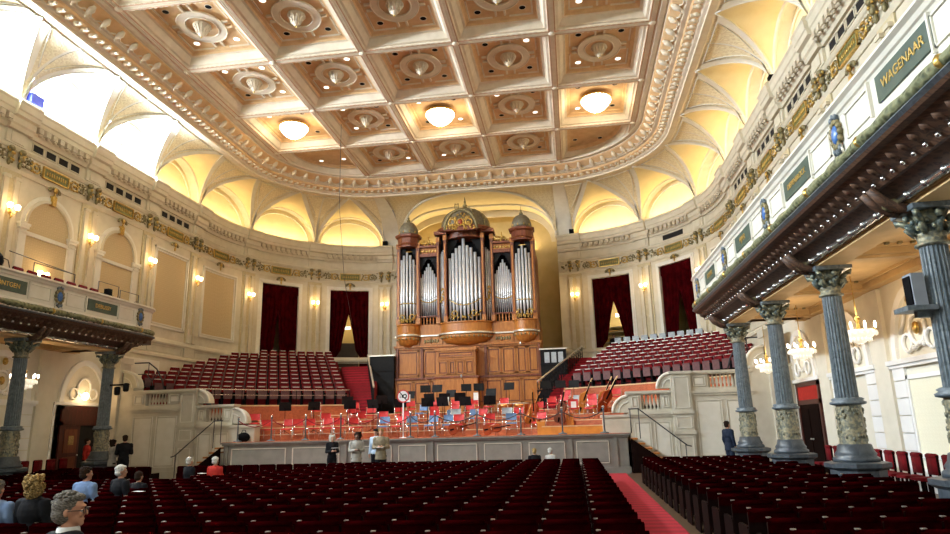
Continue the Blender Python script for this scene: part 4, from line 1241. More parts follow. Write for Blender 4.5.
# stairs beside the organ
for e in (-1,1):
    m=MB(); n=20
    for k in range(n):
        y=33.0+.38*k; z=2.48+.175*k if k<n-1 else 5.75
        z=min(z,5.55)
        xi=4.35+.28*(y-33)/1.0*.75; xo=(12.7 if e<0 else 14.2)*sin(rad(24)) ; R=max(12.6 if e<0 else 14.3,0); 
        xo=math.tan(rad(24.2 if e<0 else 22.8))*(y-21.5)
        xi=min(xi,xo-.6)
        m.use('carpet_red'); xs=sorted((e*xi,e*xo)); m.box(xs[0],xs[1],y,y+.40,SH,z)
        m.use('carpet'); m.box(xs[0],xs[1],y-.012,y+.03,z-.03,z+.004)
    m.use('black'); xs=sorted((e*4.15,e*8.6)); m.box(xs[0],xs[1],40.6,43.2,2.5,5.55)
    struct(m.build('floor',fix=False))
    t=thing('stair_balustrade','black wrought-iron stair balustrade with pale sloping handrail %s of the organ'%SN_[e],'balustrade',(e*4.2,33.4,2.5))
    x0,y0,z0=0,0,1.35; x1,y1,z1=e*2.4,6.6,3.75
    m=MB(); m.use('brass_plate',False); m.tube([(x0,y0,z0),(x1,y1,z1)],.055,6); m.build('handrail',t)
    m=MB(); m.use('black_gloss',True)
    for k in range(20):
        u=k/19; x=x0+(x1-x0)*u; y=y0+(y1-y0)*u; z=z0+(z1-z0)*u
        m.tube([(x,y,z),(x,y,z-1.05)],.022,4)
        if k<19:
            xm=x+(x1-x0)/38; ym=y+(y1-y0)/38; zm=z+(z1-z0)/38
            for q in (.3,.7): m.tube([(xm,ym,zm-q+.15*cos(j*PI/4)) if False else (xm+.5*(x1-x0)/19*.8*sin(j*PI/4),ym+.5*(y1-y0)/19*.8*sin(j*PI/4),zm-q+.15*cos(j*PI/4)) for j in range(8)],.018,4,closed=True)
    m.tube([(x0,y0,z0-1.05),(x1,y1,z1-1.05)],.035,5)
    m.smooth=False
    m.build('ironwork',t)
    # dark desk box next to the organ
    t=thing('organ_side_box','black panelled box gallery standing against the %s side of the organ'%SN_[e],'box',(e*4.95,37.9,2.5))
    m=MB(); m.use('black_gloss'); m.box(-.72,.72,-.5,.6,0,3.35); m.box(-.75,.75,-.54,-.5,2.5,2.56); m.build('body',t)
    m=MB(); m.use('brass_plate'); m.box(-.78,.78,-.58,-.46,3.35,3.42); m.build('top_rail',t)
    if e>0:
        m=MB(); m.use('chair_gray')
        for k in range(3): m.box(-.5+.38*k,-.22+.38*k,-.515,-.5,2.62,3.2)
        m.build('white_panel',t)
# choir seats
def choir_seat(white=False):
    t=thing('choir_seat','x','seat')
    m=MB(); m.use('velvet'); m.box(-.23,.23,.10,.20,.40,.84); m.use('velvet',True); m.tube([(-.21,.15,.84),(.21,.15,.84)],.05,6)
    m.build('backrest',t)
    m=MB(); m.use('chair_gray' if white else 'seat_under'); m.box(-.20,.20,-.02 if white else -.06,.04 if white else .0,.62 if white else .30,1.0 if white else .72); m.build('folded_seat',t)
    m=MB(); m.use('black')
    for x in (-.26,.26): m.box(x-.025,x+.025,-.10,.18,0,.60)
    m.build('side_frame',t)
    m=MB(); m.use('brass_plate'); m.box(-.15,.15,.085,.20,.885,.91); m.build('number_plate',t)  # oversized pale plate doubles as window glare along the seat top
    return t
cs=choir_seat(); cw=choir_seat(True)
CP={'a':cs,'b':cw}; usedp=set()
for (sgn,alo,R0,nr,nm) in ((-1,25.4,13.05,11,'left'),(1,23.6,14.75,9,'right')):
    for r in range(nr):
        R=R0+.82*r
        if R>21.6: continue
        zf=RZ(R)
        zf=RZ(R0-.45+.82*r+.5) 
        a=rad(alo)+.3/R; last=math.asin(min(1,13.7/R)); j=0
        rowlab=ORD[r]
        top=(r==nr-1 or R+.82>21.6)
        while a<last:
            x=sgn*R*sin(a); y=21.5+R*cos(a)
            if y<27.6: break
            if top and sgn<0 and a>rad(38): break
            key='b' if (top and sgn>0) else 'a'
            lab='crimson choir seat, %s from the organ-side stairs, %s terrace, %s row up'%(ORD[j],nm,rowlab)
            if key=='b': lab='white-fronted choir seat, %s from the organ stairs in the right block back row'%ORD[j]
            rz=-sgn*a
            g='choir seats in the %s terrace'%nm
            P0=CP[key]
            if key not in usedp: usedp.add(key); P0.location=(x,y,zf); P0.rotation_euler=(0,0,rz); P0['label']=lab; P0['group']=g
            else: dup(P0,(x,y,zf),rz,lab,g)
            a+=.56/R; j+=1
    # rail in front of the terrace
R=12.62
t=thing('terrace_rail','pale metal rail along the front of the left choir terrace','rail',(-5.6,33,2.8))
m=MB(); m.use('chrome',True); pts=[(-R*sin(rad(a))+5.6,21.5+R*cos(rad(a))-33,.92) for a in range(25,60,2)]
m.tube(pts,.028,5); m.tube([(x,y,z-.25) for x,y,z in pts],.014,4); m.build('rail',t)
m=MB(); m.use('black',True)
for p in pts[::3]: m.tube([p,(p[0],p[1],-.1)],.02,4)
m.build('post',t)
t=thing('terrace_rail','thin dark rail along the front of the right choir terrace','rail',(5.6,33,3.2))
R=14.22
m=MB(); m.use('black',True); pts=[(R*sin(rad(a))-5.6,21.5+R*cos(rad(a))-33,.42) for a in range(23,62,2)]
m.tube(pts,.02,5)
for p in pts[::3]: m.tube([p,(p[0],p[1],-.55)],.02,4)
m.build('rail',t)
# curved black hand rails by the gallery ends
for e in (-1,1):
    t=thing('terrace_handrail','curved black iron handrail at the %s end of the choir terrace'%SN_[e],'rail',(e*12.3,27.4,3.6))
    m=MB(); m.use('iron',True); 
    m.tube([(e*1.2,0,1.3),(e*.5,0,1.3),(e*.1,0,1.0),(e*-.2,0,.5),(e*-.35,0,0)],.03,5); m.tube([(e*1.2,0,.8),(e*.6,0,.8),(e*.3,0,.5),(e*.0,0,-.4)],.022,5); m.tube([(e*.5,0,1.3),(e*.5,0,.7)],.022,4); m.tube([(e*.0,0,.8),(e*.3,0,.5)],.022,4)
    m.build('rail',t)

# ================================================================ CURTAINS
def curtain(e,c,openw,label,n):
    t=thing('doorway_curtain',label,'curtain',W(e,c,-.05,5.3))
    loc=Vector(W(e,c,-.05,5.3))
    zt=10.98; zb=5.32
    for q in (-1,1):
        m=MB(); m.use('curtain',True)
        def fn(i,j):
            z=zt-(zt-zb)*j
            o=openw*max(0,(j-.30)/.70)**.8 if openw else 0
            if j>.72: o=openw
            s_in=o; s_out=1.27
            u=s_in+(s_out-s_in)*i
            d=-.12+.06*sin(i*PI*9)+.02*sin(j*7+i*4)
            p=W(e,c+q*u,d,z); return (p[0]-loc.x,p[1]-loc.y,p[2]-loc.z)
        m.grid(fn,36,14); m.build('drape',t,fix=False)
    m=MB(); m.use('curtain',True)
    m.grid(lambda i,j:(lambda p:(p[0]-loc.x,p[1]-loc.y,p[2]-loc.z))(W(e,c-1.25+2.5*i,-.02+.04*sin(i*PI*14),zt-.02-j*(.55+.10*sin(i*PI*5)))),48,3); m.build('pelmet',t,fix=False)
    return t
curtain(-1,DOORC[0],.30,'dark crimson curtains nearly closed in the outer left doorway behind the terrace',1)
curtain(-1,DOORC[1],.72,'dark crimson curtains parted over a lit yellow passage left of the organ',2)
curtain(1,DOORC[1],.85,'crimson curtains parted over a bright passage right of the organ',3)
curtain(1,DOORC[0],.62,'bright red curtains drawn aside over a black opening at the far right',4)
for e,c in ((-1,DOORC[1]),(1,DOORC[1])):
    p=W(e,c,-2.0,9.0); light('passage_light','POINT',p,60 if e<0 else 130,(1,.75,.4) if e<0 else (1,.88,.66),.3)
    q=W(e,c,-.85,8.55)
    t=thing('exit_sign' if e<0 else 'passage_lamp','small glowing %s in the passage behind the %s inner curtains'%('exit sign' if e<0 else 'lamp',SN_[e]),'lamp',q)
    m=MB(); m.use('exit_light' if e<0 else 'bulb_white'); m.box(-.2,.2,-.04,.04,-.09,.09); m.build('lamp_box',t)
    # passage floor and stair
    m=MB(); m.T=lambda s,d,z: W(e,s,d,z); m.use('floor_wood'); m.box(c-1.26,c+1.26,-3.15,-.02,5.3,5.62,4); m.use('cream')
    if e<0: m.use('floor_wood'); m.box(c-.7,c+.7,-3.1,-1.6,5.3,7.6,4)
    else:
        for k in range(9): m.box(c-1.2,c+1.2,-3.15,-1.8-.12*k*0,5.3+.33*k,5.34+.33*k,4)
    trim(m)
# ================================================================ ORCHESTRA FURNITURE
def chair_proto(c):
    t=thing('orchestra_chair','x','chair')
    m=MB(); m.use(c); m.box(-.21,.21,-.20,.20,.44,.50); m.build('seat',t)
    m=MB(); m.use(c); m.grid(lambda i,j:(-.21+.42*i,-.20-.03*cos((i-.5)*PI)-.05*j,.60+.27*j),6,2); m.grid(lambda i,j:(-.21+.42*i,-.235-.03*cos((i-.5)*PI)-.05*j,.60+.27*j),6,2)
    m.box(-.21,.21,-.245,-.235,.60,.62); m.box(-.21,.21,-.295,-.25,.85,.87); m.build('backrest',t)
    m=MB(); m.use('chrome',True)
    for x in (-.22,.22):
        m.tube([(x,.20,0),(x,.18,.44),(x,-.18,.44),(x,-.23,.60),(x,-.27,.86)],.014,5); m.tube([(x,-.30,0),(x,-.14,.44)],.014,5)
    m.tube([(-.22,.19,.25),(.22,.19,.25)],.010,4); m.build('frame',t)
    return t
CH={k:chair_proto(k) for k in ('chair_red','chair_blue','chair_gray')}
cu=set(); cc_={'chair_red':0,'chair_blue':0,'chair_gray':0}
def chair(c,x,y,rz,extra=''):
    y=y; z=hz(x,y); word=c.split('_')[1]; cc_[c]+=1
    lab='%s orchestra chair, %s'%(word,extra)
    if c not in cu:
        cu.add(c); t=CH[c]; t.location=(x,y,z+.015*(z==SH)*0); t.rotation_euler=(0,0,rz); t['label']=lab; t['group']='%s orchestra chairs'%word
    else: dup(CH[c],(x,y,z),rz,lab,'%s orchestra chairs'%word)
def chairs(c,lst,y,rowname):
    for k,x in enumerate(lst):
        chair(c,x,y+.12*((k*7)%3-1),PI+.35*sin(k*2.1)+(.45 if x<-2 else -.2 if x>3 else 0),'%s from the left in the %s'%(ORD[k],rowname))
chairs('chair_red',[-7.3,-6.75,-5.95,-5.38,-4.82,-4.22,-3.62,-2.95,-1.2,1.3,2.62,4.5],26.8,'front row by the stage edge')
chairs('chair_red',[-5.0,-3.3,-2.5,-1.4,-.1,1.9,3.5,5.9,6.6],29.0,'second row of players')
chairs('chair_red',[-6.2,-4.4,-3.6,-2.1,-.5,.35,1.15,4.36,5.4,6.7],30.8,'third row of players')
chairs('chair_red',[-4.8,-2.0,-.9,0.2,1.16,1.84,2.6,4.9,5.5,7.9],32.4,'back row of players')
chairs('chair_blue',[-1.97,-.75,0.0,.77,3.36],27.5,'blue row behind the stage edge')
chairs('chair_blue',[1.53,.55,-.9],29.7,'blue pair further back')
chairs('chair_gray',[.87,3.1],28.6,'middle of the players')
chairs('chair_gray',[6.08,7.15],31.9,'right side among the basses')
def stand_proto():
    t=thing('music_stand','x','music stand')
    m=MB(); m.use('black_gloss'); 
    m.T=lambda x,y,z:(x, y*cos(.35)+ -z*sin(.35)*-1*0 + z*.30, z*.95+1.02)
    m.box(-.26,.26,-.01,.01,-.02,.36); m.box(-.26,.26,-.07,.01,-.03,-.015); m.T=None; m.build('desk',t)
    m=MB(); m.use('black',True); m.tube([(0,0,.12),(0,0,1.05)],.014,5); m.tube([(0,0,1.02),(0,.06,1.12)],.02,5); m.build('pole',t)
    m=MB(); m.use('black',True)
    for k in range(3): a=2*PI*k/3+.5; m.tube([(0,0,.16),(.12*cos(a),.12*sin(a),.07),(.27*cos(a),.27*sin(a),.01)],.012,4)
    m.build('tripod',t)
    return t
stp=stand_proto(); su=[0]
def stands(lst,y,rowname,rz=PI,dz=0):
    for k,x in enumerate(lst):
        yy=y+.1*((k*5)%3-1); z=hz(x,yy)
        lab='black music stand, %s from the left in the %s'%(ORD[k],rowname)
        r=rz+.25*sin(k*1.7)+(.3 if x<-3 else 0)
        if not su[0]: su[0]=1; stp.location=(x,yy,z); stp.rotation_euler=(0,0,r); stp['label']=lab; stp['group']='music stands'
        else: dup(stp,(x,yy,z),r,lab,'music stands')
stands([-6.65,-5.41,-3.73,-2.66,-1.5,-.29,.4,1.35,2.4],28.3,'front group of stands')
stands([-4.6,-3.0,-1.91,-.66,0.0,.75,4.58],30.6,'middle group of stands')
stands([-2.2,-1.43,-.82,-.11,.65,1.3,1.9,2.79,4.64,5.33,5.96],33.0,'back group of stands',0.0)
# sheet music on some stands
for k,(x,y) in enumerate(((.55,28.3),(-1.7,30.6),(1.45,30.9),(5.9,29.0))):
    t=thing('sheet_music','white sheet of music propped %s among the stands'%('left of the second row','in the third row','right of centre','beside the dark cello')[k],'sheet music',(x,y-.05,hz(x,y)+(1.02 if k<3 else .42)))
    m=MB(); m.use('paper'); m.box(-.11,.11,-.006,.006,0,.34); m.build('page',t)
# string instruments
def strings(name,label,cat,s,wood,loc,rot,group=None):
    t=thing(name,label,cat,loc,0,group); t.rotation_euler=rot
    half=[(0,0),(.10,.005),(.19,.05),(.22,.13),(.21,.22),(.15,.30),(.135,.38),(.15,.46),(.175,.54),(.165,.64),(.11,.72),(.04,.755)]
    out=[(x*s,z*s) for x,z in half]+[(-x*s,z*s) for x,z in half[::-1][:-1]]
    if cat=='double bass': out=[(x*s,z*s) for x,z in half[:-2]]+[(.03*s,.79*s),(-.03*s,.79*s)]+[(-x*s,z*s) for x,z in half[:-2][::-1][:-1]]
    m=MB(); m.use(wood); m.prism(out,lambda u,v,q:(u,q,v),-.06*s,.06*s)
    o=m.build('body',t); bv=o.modifiers.new('b','BEVEL'); bv.width=.018*s; bv.segments=2
    m=MB(); m.use('black'); 
    for e in (-1,1): m.tube([(e*.085*s,-.064*s,.30*s),(e*.065*s,-.064*s,.36*s),(e*.085*s,-.064*s,.42*s)],.006*s,4)
    m.box(-.03*s,.03*s,-.085*s,-.068*s,.06*s,.22*s); m.build('tailpiece',t)
    m=MB(); m.use('maple' if cat=='double bass' else 'varnish_amber'); m.box(-.022*s,.022*s,-.055*s,-.02*s,.74*s,1.16*s); m.tube([(0,-.05*s,1.15*s),(0,-.03*s,1.22*s),(0,-.06*s,1.26*s),(0,-.08*s,1.22*s)],.02*s,6); m.build('neck',t)
    m=MB(); m.use('black'); m.box(-.02*s,.02*s,-.085*s,-.058*s,.46*s,1.14*s); m.build('fingerboard',t)
    m=MB(); m.use('maple'); m.box(-.045*s,.045*s,-.10*s,-.062*s,.355*s,.365*s); m.build('bridge',t)
    m=MB(); m.use('chrome',True); m.tube([(0,0,0),(0,0,-.12*s)],.006*s,4); m.build('endpin',t)
    return t
strings('cello','amber cello leaning beside a black stand right of centre','cello',1.15,'varnish_amber',(3.95,29.0,hz(3.95,29)+.16),(.25,.30,.5))
strings('cello','red-brown cello standing upright in front of the amber one','cello',1.15,'varnish_red',(4.3,28.4,hz(4.3,28.4)+.16),(.1,.12,-.9))
strings('cello','dark brown cello leaning right beside the white sheet of music','cello',1.2,'organ_dark',(5.25,28.8,hz(5.25,28.8)+.16),(.15,.32,-.4))
strings('double_bass','amber double bass leaning right with pale neck, left of the pair','double bass',1.35,'varnish_amber',(6.1,31.2,hz(6.1,31.2)+.02),(.15,.40,.2),'double basses')
strings('double_bass','dark-backed double bass leaning right with pale neck, furthest right','double bass',1.45,'varnish_red',(7.0,30.6,hz(7,30.6)+.02),(.15,.50,.5),'double basses')
strings('double_bass','honey-coloured double bass just behind the dark-backed one','double bass',1.4,'varnish_amber',(6.95,31.3,hz(6.95,31.3)+.02),(.15,.42,.1),'double basses')
strings('cello','glossy red cello lying on its side by the stage edge, left of the pair','cello',1.0,'varnish_red',(.95,26.5,SH+.24),(.0,PI/2-.25,.1))
strings('cello','reddish cello lying flat by the stage edge, right of centre','cello',1.0,'varnish_red',(2.35,26.4,SH+.22),(0,PI/2-.15,-.2))
# timpani
for k,(x,y,r) in enumerate(((2.77,31.2,.36),(3.5,31.2,.38))):
    t=thing('kettledrum','copper kettledrum on stand, %s of the pair right of centre'%('left','right')[k],'drum',(x,y,hz(x,y)),0,'kettledrums')
    m=MB(); m.use('copper',True); m.lathe([(.06,.28),(r*.5,.32),(r*.85,.48),(r,.72),(r,.80)],n=20); m.build('bowl',t)
    m=MB(); m.use('drum_skin'); m.lathe([(r*1.0,.80),(r*1.03,.82),(r*.98,.835),(.01,.835)],n=20); m.build('head',t)
    m=MB(); m.use('chrome',True)
    for q in range(4): a=PI/2*q+.4; m.tube([(r*1.02*cos(a),r*1.02*sin(a),.80),(r*1.0*cos(a),r*1.0*sin(a),.35),(r*.8*cos(a),r*.8*sin(a),.02)],.016,4)
    m.build('stand_leg',t)
for (x,y,lab,h) in ((4.6,26.6,'orange wooden stool near the stage edge left of the long bench',.50),(5.71,29.0,'orange wooden box beside the dark cello',.55)):
    t=thing('wooden_stool',lab,'stool',(x,y,hz(x,y))); m=MB(); m.use('orange_box'); m.box(-.17,.17,-.17,.17,h-.05,h); m.build('seat',t)
    m=MB(); m.use('orange_box'); m.box(-.14,.14,-.15,-.13,0,h-.05); m.box(-.15,-.13,-.14,.14,0,h-.05); m.box(.13,.15,-.14,.14,0,h-.05); m.build('carcass',t)
t=thing('podium_riser','low orange wooden riser block at the right stage edge','platform',(5.9,26.7,SH)); m=MB(); m.use('orange_box'); m.box(-1.25,1.25,-.3,.4,0,.30); m.build('deck',t); m=MB(); m.use('maple'); m.box(-1.27,1.27,-.32,-.28,.28,.32); m.build('edge_strip',t)
t=thing('microphone_stand','thin black microphone stand in front of the organ console','microphone stand',(.45,33.6,hz(.45,33.6)))
m=MB(); m.use('black',True); m.tube([(0,0,0),(0,0,1.5),(-.1,-.1,1.75)],.016,5); m.build('pole',t); m=MB(); m.use('chair_gray',True); m.ball((-.1,-.1,1.78),(.05,.05,.08),6,4); m.build('microphone',t)
# stanchions and ropes
sx=[-7.4,-5.99,-4.57,-3.14,-1.64,-.36,.61,2.23,3.89,5.44,6.97]
def stanchion():
    t=thing('stanchion','x','stanchion')
    m=MB(); m.use('stone_gray',True); m.lathe([(.16,0),(.16,.03),(.05,.06),(.04,.1)],n=14); m.build('base',t)
    m=MB(); m.use('stone_gray',True); m.lathe([(.03,.1),(.028,.86),(.05,.88),(.03,.91)],n=10); m.build('post',t)
    m=MB(); m.use('chrome',True); m.ball((0,0,.95),(.05,.05,.05),8,6); m.build('knob',t)
    return t
st0=stanchion()
for k,x in enumerate(sx):
    lab='grey metal rope stanchion on the stage edge, %s from the left'%ORD[k]
    if k==0: st0.location=(x,25.5,SH+.015); st0['label']=lab; st0['group']='stage edge stanchions'
    else: dup(st0,(x,25.5,SH+.015),0,lab,'stage edge stanchions')
for k,(a,b) in enumerate(zip(sx,sx[1:])):
    m=MB(); m.use('carpet_red' if k<5 else 'iron',True)
    m.tube([(a+(b-a)*i/12,25.5,SH+.84-.26*(1-((i-6)/6)**2)) for i in range(13)],.02,5)
    o=m.build('barrier_rope'); tag(o,'%s barrier rope sagging between the %s and %s stanchions from the left'%('red' if k<5 else 'dark',ORD[k],ORD[k+1]),'rope','barrier ropes')
# no-photography sign
t=thing('prohibition_sign','round red-ringed no-photography sign on a white pole at the stage edge','sign',(-.70,25.75,SH))
m=MB(); m.use('sign_white',True); m.lathe([(.16,0),(.16,.02),(.03,.05)],n=14); m.tube([(0,0,.03),(0,0,1.36)],.026,6); m.build('pole',t)
m=MB(); m.use('sign_white'); m.T=lambda x,y,z:(x,z-.02,y+1.60); m.lathe([(.245,-.01),(.245,.01)],n=28); m.T=None; d=m.build('sign_disc',t)
m=MB(); m.use('sign_red',False); 
for k in range(28):
    a,b=2*PI*k/28,2*PI*(k+1)/28; m.prism([(.205*cos(a),.205*sin(a)),(.25*cos(a),.25*sin(a)),(.25*cos(b),.25*sin(b)),(.205*cos(b),.205*sin(b))],lambda u,v,q:(u,q,v+1.60),-.036,-.028)
m.build('red_ring',d)
m=MB(); m.use('black'); 
m.prism([(-.05,-.06),(.14,-.06),(.14,.06),(-.05,.06)],lambda u,v,q:(u,q,v+1.60),-.036,-.029)
m.T=lambda x,y,z:(x+.07,z-.036,y+1.60); m.lathe([(.085,-.003),(.085,.003)],n=16); m.use('sign_white'); m.lathe([(.045,-.006),(.045,.0)],n=14); m.T=None
m.use('black'); 
for zz in (-.05,.0,.05): m.box(-.14,-.08,-.036,-.029,1.59+zz,1.61+zz)
m.prism([(-.15,.15),(-.12,.17),(.15,-.14),(.12,-.17)],lambda u,v,q:(u,q,v+1.60),-.040,-.034)
m.build('camera_symbol',d)
t=thing('black_bag','black bag on the stage floor beside the left steps','bag',(-7.35,25.9,SH)); m=MB(); m.use('black',True); m.ball((0,0,.18),(.28,.16,.20),12,8); m.build('body',t); m=MB(); m.use('black',True); m.tube([(-.1,0,.34),(-.06,0,.46),(.06,0,.46),(.1,0,.34)],.015,5); m.build('handle',t)
# ================================================================ AUDIENCE SEATING
def aud_proto():
    t=thing('audience_seat','x','seat')
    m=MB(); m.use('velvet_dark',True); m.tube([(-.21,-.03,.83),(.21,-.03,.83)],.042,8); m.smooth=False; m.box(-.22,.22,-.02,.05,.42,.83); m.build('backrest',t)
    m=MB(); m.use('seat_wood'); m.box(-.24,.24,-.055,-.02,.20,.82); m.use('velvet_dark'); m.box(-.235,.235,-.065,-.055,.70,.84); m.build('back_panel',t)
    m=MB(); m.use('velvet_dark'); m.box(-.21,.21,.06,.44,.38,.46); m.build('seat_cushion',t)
    for a,b,c,d in ((-.249,-.225,-.249,-.215),(.225,.249,.215,.249)):
        m=MB(); m.use('seat_wood'); m.box(a,b,-.05,.40,0,.61); m.box(c,d,.0,.36,.60,.63); m.build('armrest',t)
    m=MB(); m.use('dull_plate'); m.box(-.232,-.192,-.02,.02,.866,.878); m.build('number_plate',t)
    return t
ap=aud_proto(); ap.scale=(1.12,1.1,.86)
# camera geometry reused to list only seats the picture shows
RW=((.98922314,.05828255,-.13431578),(.14419618,-.22867475,.96276441),(-.02539774,.97175666,.23461448))
CAM=Vector((5.87,0,1.75))
def proj(p):
    d=Vector(p)-CAM
    x,y,z=[sum(RW[k][i]*d[k] for k in range(3)) for i in range(3)]
    if z<.2: return None
    return (475+661*x/z, 267-661*y/z, z)
seats=[]
def ymain(x):
    if x<-3: return 13.8
    if x<.3: return 19-(.3-x)*1.6
    return 19.3
for k in range(-2,19):
    y=6.07+.81*k
    for j in range(24):
        x=6.28-.56*j
        xo=5.87+(x-5.87)/1.11
        if ymain(xo)<y/1.11<18.3: continue
        seats.append((x,y,'centre',j,k))
    for j in range(6):
        if j>4 and any(abs(y+.1-c)<1.0 for c in COLY): continue
        seats.append((8.06+.56*j,y,'right',j,k)); seats.append((-8.06-.56*j,y,'left',j,k))
vis=[]; off=[]
for s in seats:
    p=proj((s[0],s[1],.75)); 
    if not p: continue
    keep = -30<p[0]<975 and p[1]<545
    if s[2]=='centre' and s[4]<0: keep=(1.7<s[0]<3.0 and s[4]==-2)   # under the near concertgoer
    if keep: vis.append((p[2],s))
    elif not(s[2]=='centre' and s[4]<0): off.append((p[2],s))
vis.sort(key=lambda a:a[0])
near=vis[:296]; far=vis[296:]+off
fst=True
for _,(x,y,b,j,k) in near:
    row=19-k
    lab={'centre':'dark crimson seat, centre block, %s from the right aisle, %s row from the stage','right':'dark crimson seat, right block, %s from the red aisle carpet, %s row from the stage','left':'dark crimson seat, left block, %s from the left aisle, %s row from the stage'}[b]%(ORD[j],ORD[row-1] if row-1<32 else row)
    if fst: fst=False; ap.location=(x,y,0); ap['label']=lab; ap['group']='audience seats'
    else: dup(ap,(x,y,0),0,lab,'audience seats')
m=MB()
for _,(x,y,b,j,k) in far:
    m.T=lambda a,b,c:(x+(a-x)*1.12,y+(b-y)*1.1,c*.86)
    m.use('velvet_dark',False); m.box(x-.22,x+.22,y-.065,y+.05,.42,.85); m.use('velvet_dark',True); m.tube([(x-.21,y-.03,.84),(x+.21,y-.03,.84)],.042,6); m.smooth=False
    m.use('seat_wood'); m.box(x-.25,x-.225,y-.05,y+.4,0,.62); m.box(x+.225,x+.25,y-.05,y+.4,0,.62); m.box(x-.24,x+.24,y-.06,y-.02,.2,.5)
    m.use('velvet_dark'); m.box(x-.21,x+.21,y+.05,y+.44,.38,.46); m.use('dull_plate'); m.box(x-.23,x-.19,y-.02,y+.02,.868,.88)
o=m.build('audience_seat_rows'); tag(o,'mass of small crimson velvet seats in the rows nearest the stage','seats','audience seats','stuff')
# loose side chairs under the galleries
def side_chair():
    t=thing('side_chair','x','chair')
    m=MB(); m.use('velvet',True); m.box(-.19,.19,-.20,-.14,.52,.86); m.tube([(-.17,-.17,.88),(.17,-.17,.88)],.055,6); m.build('backrest',t)
    m=MB(); m.use('velvet'); m.box(-.2,.2,-.18,.2,.42,.48); m.build('seat',t)
    for (x,y) in ((-.18,-.17),(.18,-.17),(-.18,.17),(.18,.17)):
        m=MB(); m.use('seat_wood'); m.box(x-.02,x+.02,y-.02,y+.02,0,.42 if y>0 else .9); m.build('leg',t)
    return t
sc=side_chair(); n=0
for k in range(17):
    y=10.6+.62*k
    lab='maroon side chair against the right wall, %s along from the camera end'%ORD[k]
    if k==0: sc.location=(12.75,y,.06); sc.rotation_euler=(0,0,PI/2); sc['label']=lab; sc['group']='side chairs on the right'
    else: dup(sc,(12.75,y,.06),PI/2,lab,'side chairs on the right')
for k in range(9):
    dup(sc,(-12.75,18.2+.6*k,.06),-PI/2,'maroon chair along the left wall, %s towards the stage'%ORD[k],'side chairs on the left')
m=MB(); m.use('floor_wood'); 
for e in (-1,1): xs=sorted((e*12.1,e*13.6)); m.box(xs[0],xs[1],5,24,0,.06)
struct(m.build('floor'))
# aisle carpet
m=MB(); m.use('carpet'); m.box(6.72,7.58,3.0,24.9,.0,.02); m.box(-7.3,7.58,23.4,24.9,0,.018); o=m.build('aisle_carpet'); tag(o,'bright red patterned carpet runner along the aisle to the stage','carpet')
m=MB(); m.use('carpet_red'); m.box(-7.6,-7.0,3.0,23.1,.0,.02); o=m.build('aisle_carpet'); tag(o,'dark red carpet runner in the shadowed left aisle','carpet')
# gallery chairs and railing on the left balcony
gch=None
for k,(y,x) in enumerate([(17.6+.56*i,-10.98) for i in range(7)]):
    lab='dark maroon gallery chair behind the left parapet, %s from the camera end'%ORD[k]
    dup(sc,(x,y,5.62),PI/2+PI/2*0,lab,'left gallery chairs',scale=(1,1,1.36))
m=MB(); m.use('carpet_red'); m.box(-11.6,-10.75,15.5,24.0,5.52,5.62); struct(m.build('floor'))
t=thing('gallery_guard_rail','thin black tubular guard rail frame on the left gallery end','rail',(-11.3,22.6,5.52))
m=MB(); m.use('iron',True)
def fr(x0,y0,x1,y1,z): 
    m.tube([(x0,y0,0),(x0,y0,z),(x1,y1,z),(x1,y1,0)],.02,5); m.tube([(x0,y0,z*.6),(x1,y1,z*.6)],.015,4)
fr(.3,-1.2,.3,-.1,1.75); fr(.3,0,.3,1.1,1.65); fr(.3,1.1,-.4,1.3,1.4); fr(.3,-4.2,.3,-2.4,1.72); m.tube([(.3,-2.4,1.72),(.3,-5.2,1.85)],.015,4)
m.build('rail_frame',t)
t=thing('camera_tripod','black video camera on tripod behind the left gallery guard rail','camera',(-11.2,22.0,5.52))
m=MB(); m.use('black',True)
for k in range(3): a=2*PI*k/3; m.tube([(0,0,1.15),(.35*cos(a),.35*sin(a),0)],.02,4)
m.build('tripod_leg',t); m=MB(); m.use('black'); m.box(-.12,.12,-.3,.35,1.15,1.38); m.box(-.1,.1,.1,.3,1.38,1.62); m.build('camera_body',t)
t=thing('camera_tripod','black covered camera at the left picture edge of the left gallery','camera',(-11.0,16.9,5.52))
m=MB(); m.use('black',True); m.ball((0,0,1.45),(.2,.32,.28),10,6); m.build('camera_body',t); m=MB(); m.use('black',True)
for k in range(3): a=2*PI*k/3; m.tube([(0,0,1.3),(.35*cos(a),.35*sin(a),0)],.02,4)
m.tube([(0,.2,1.6),(.0,.5,1.55),(0,.65,1.2)],.015,4); m.build('tripod_leg',t)
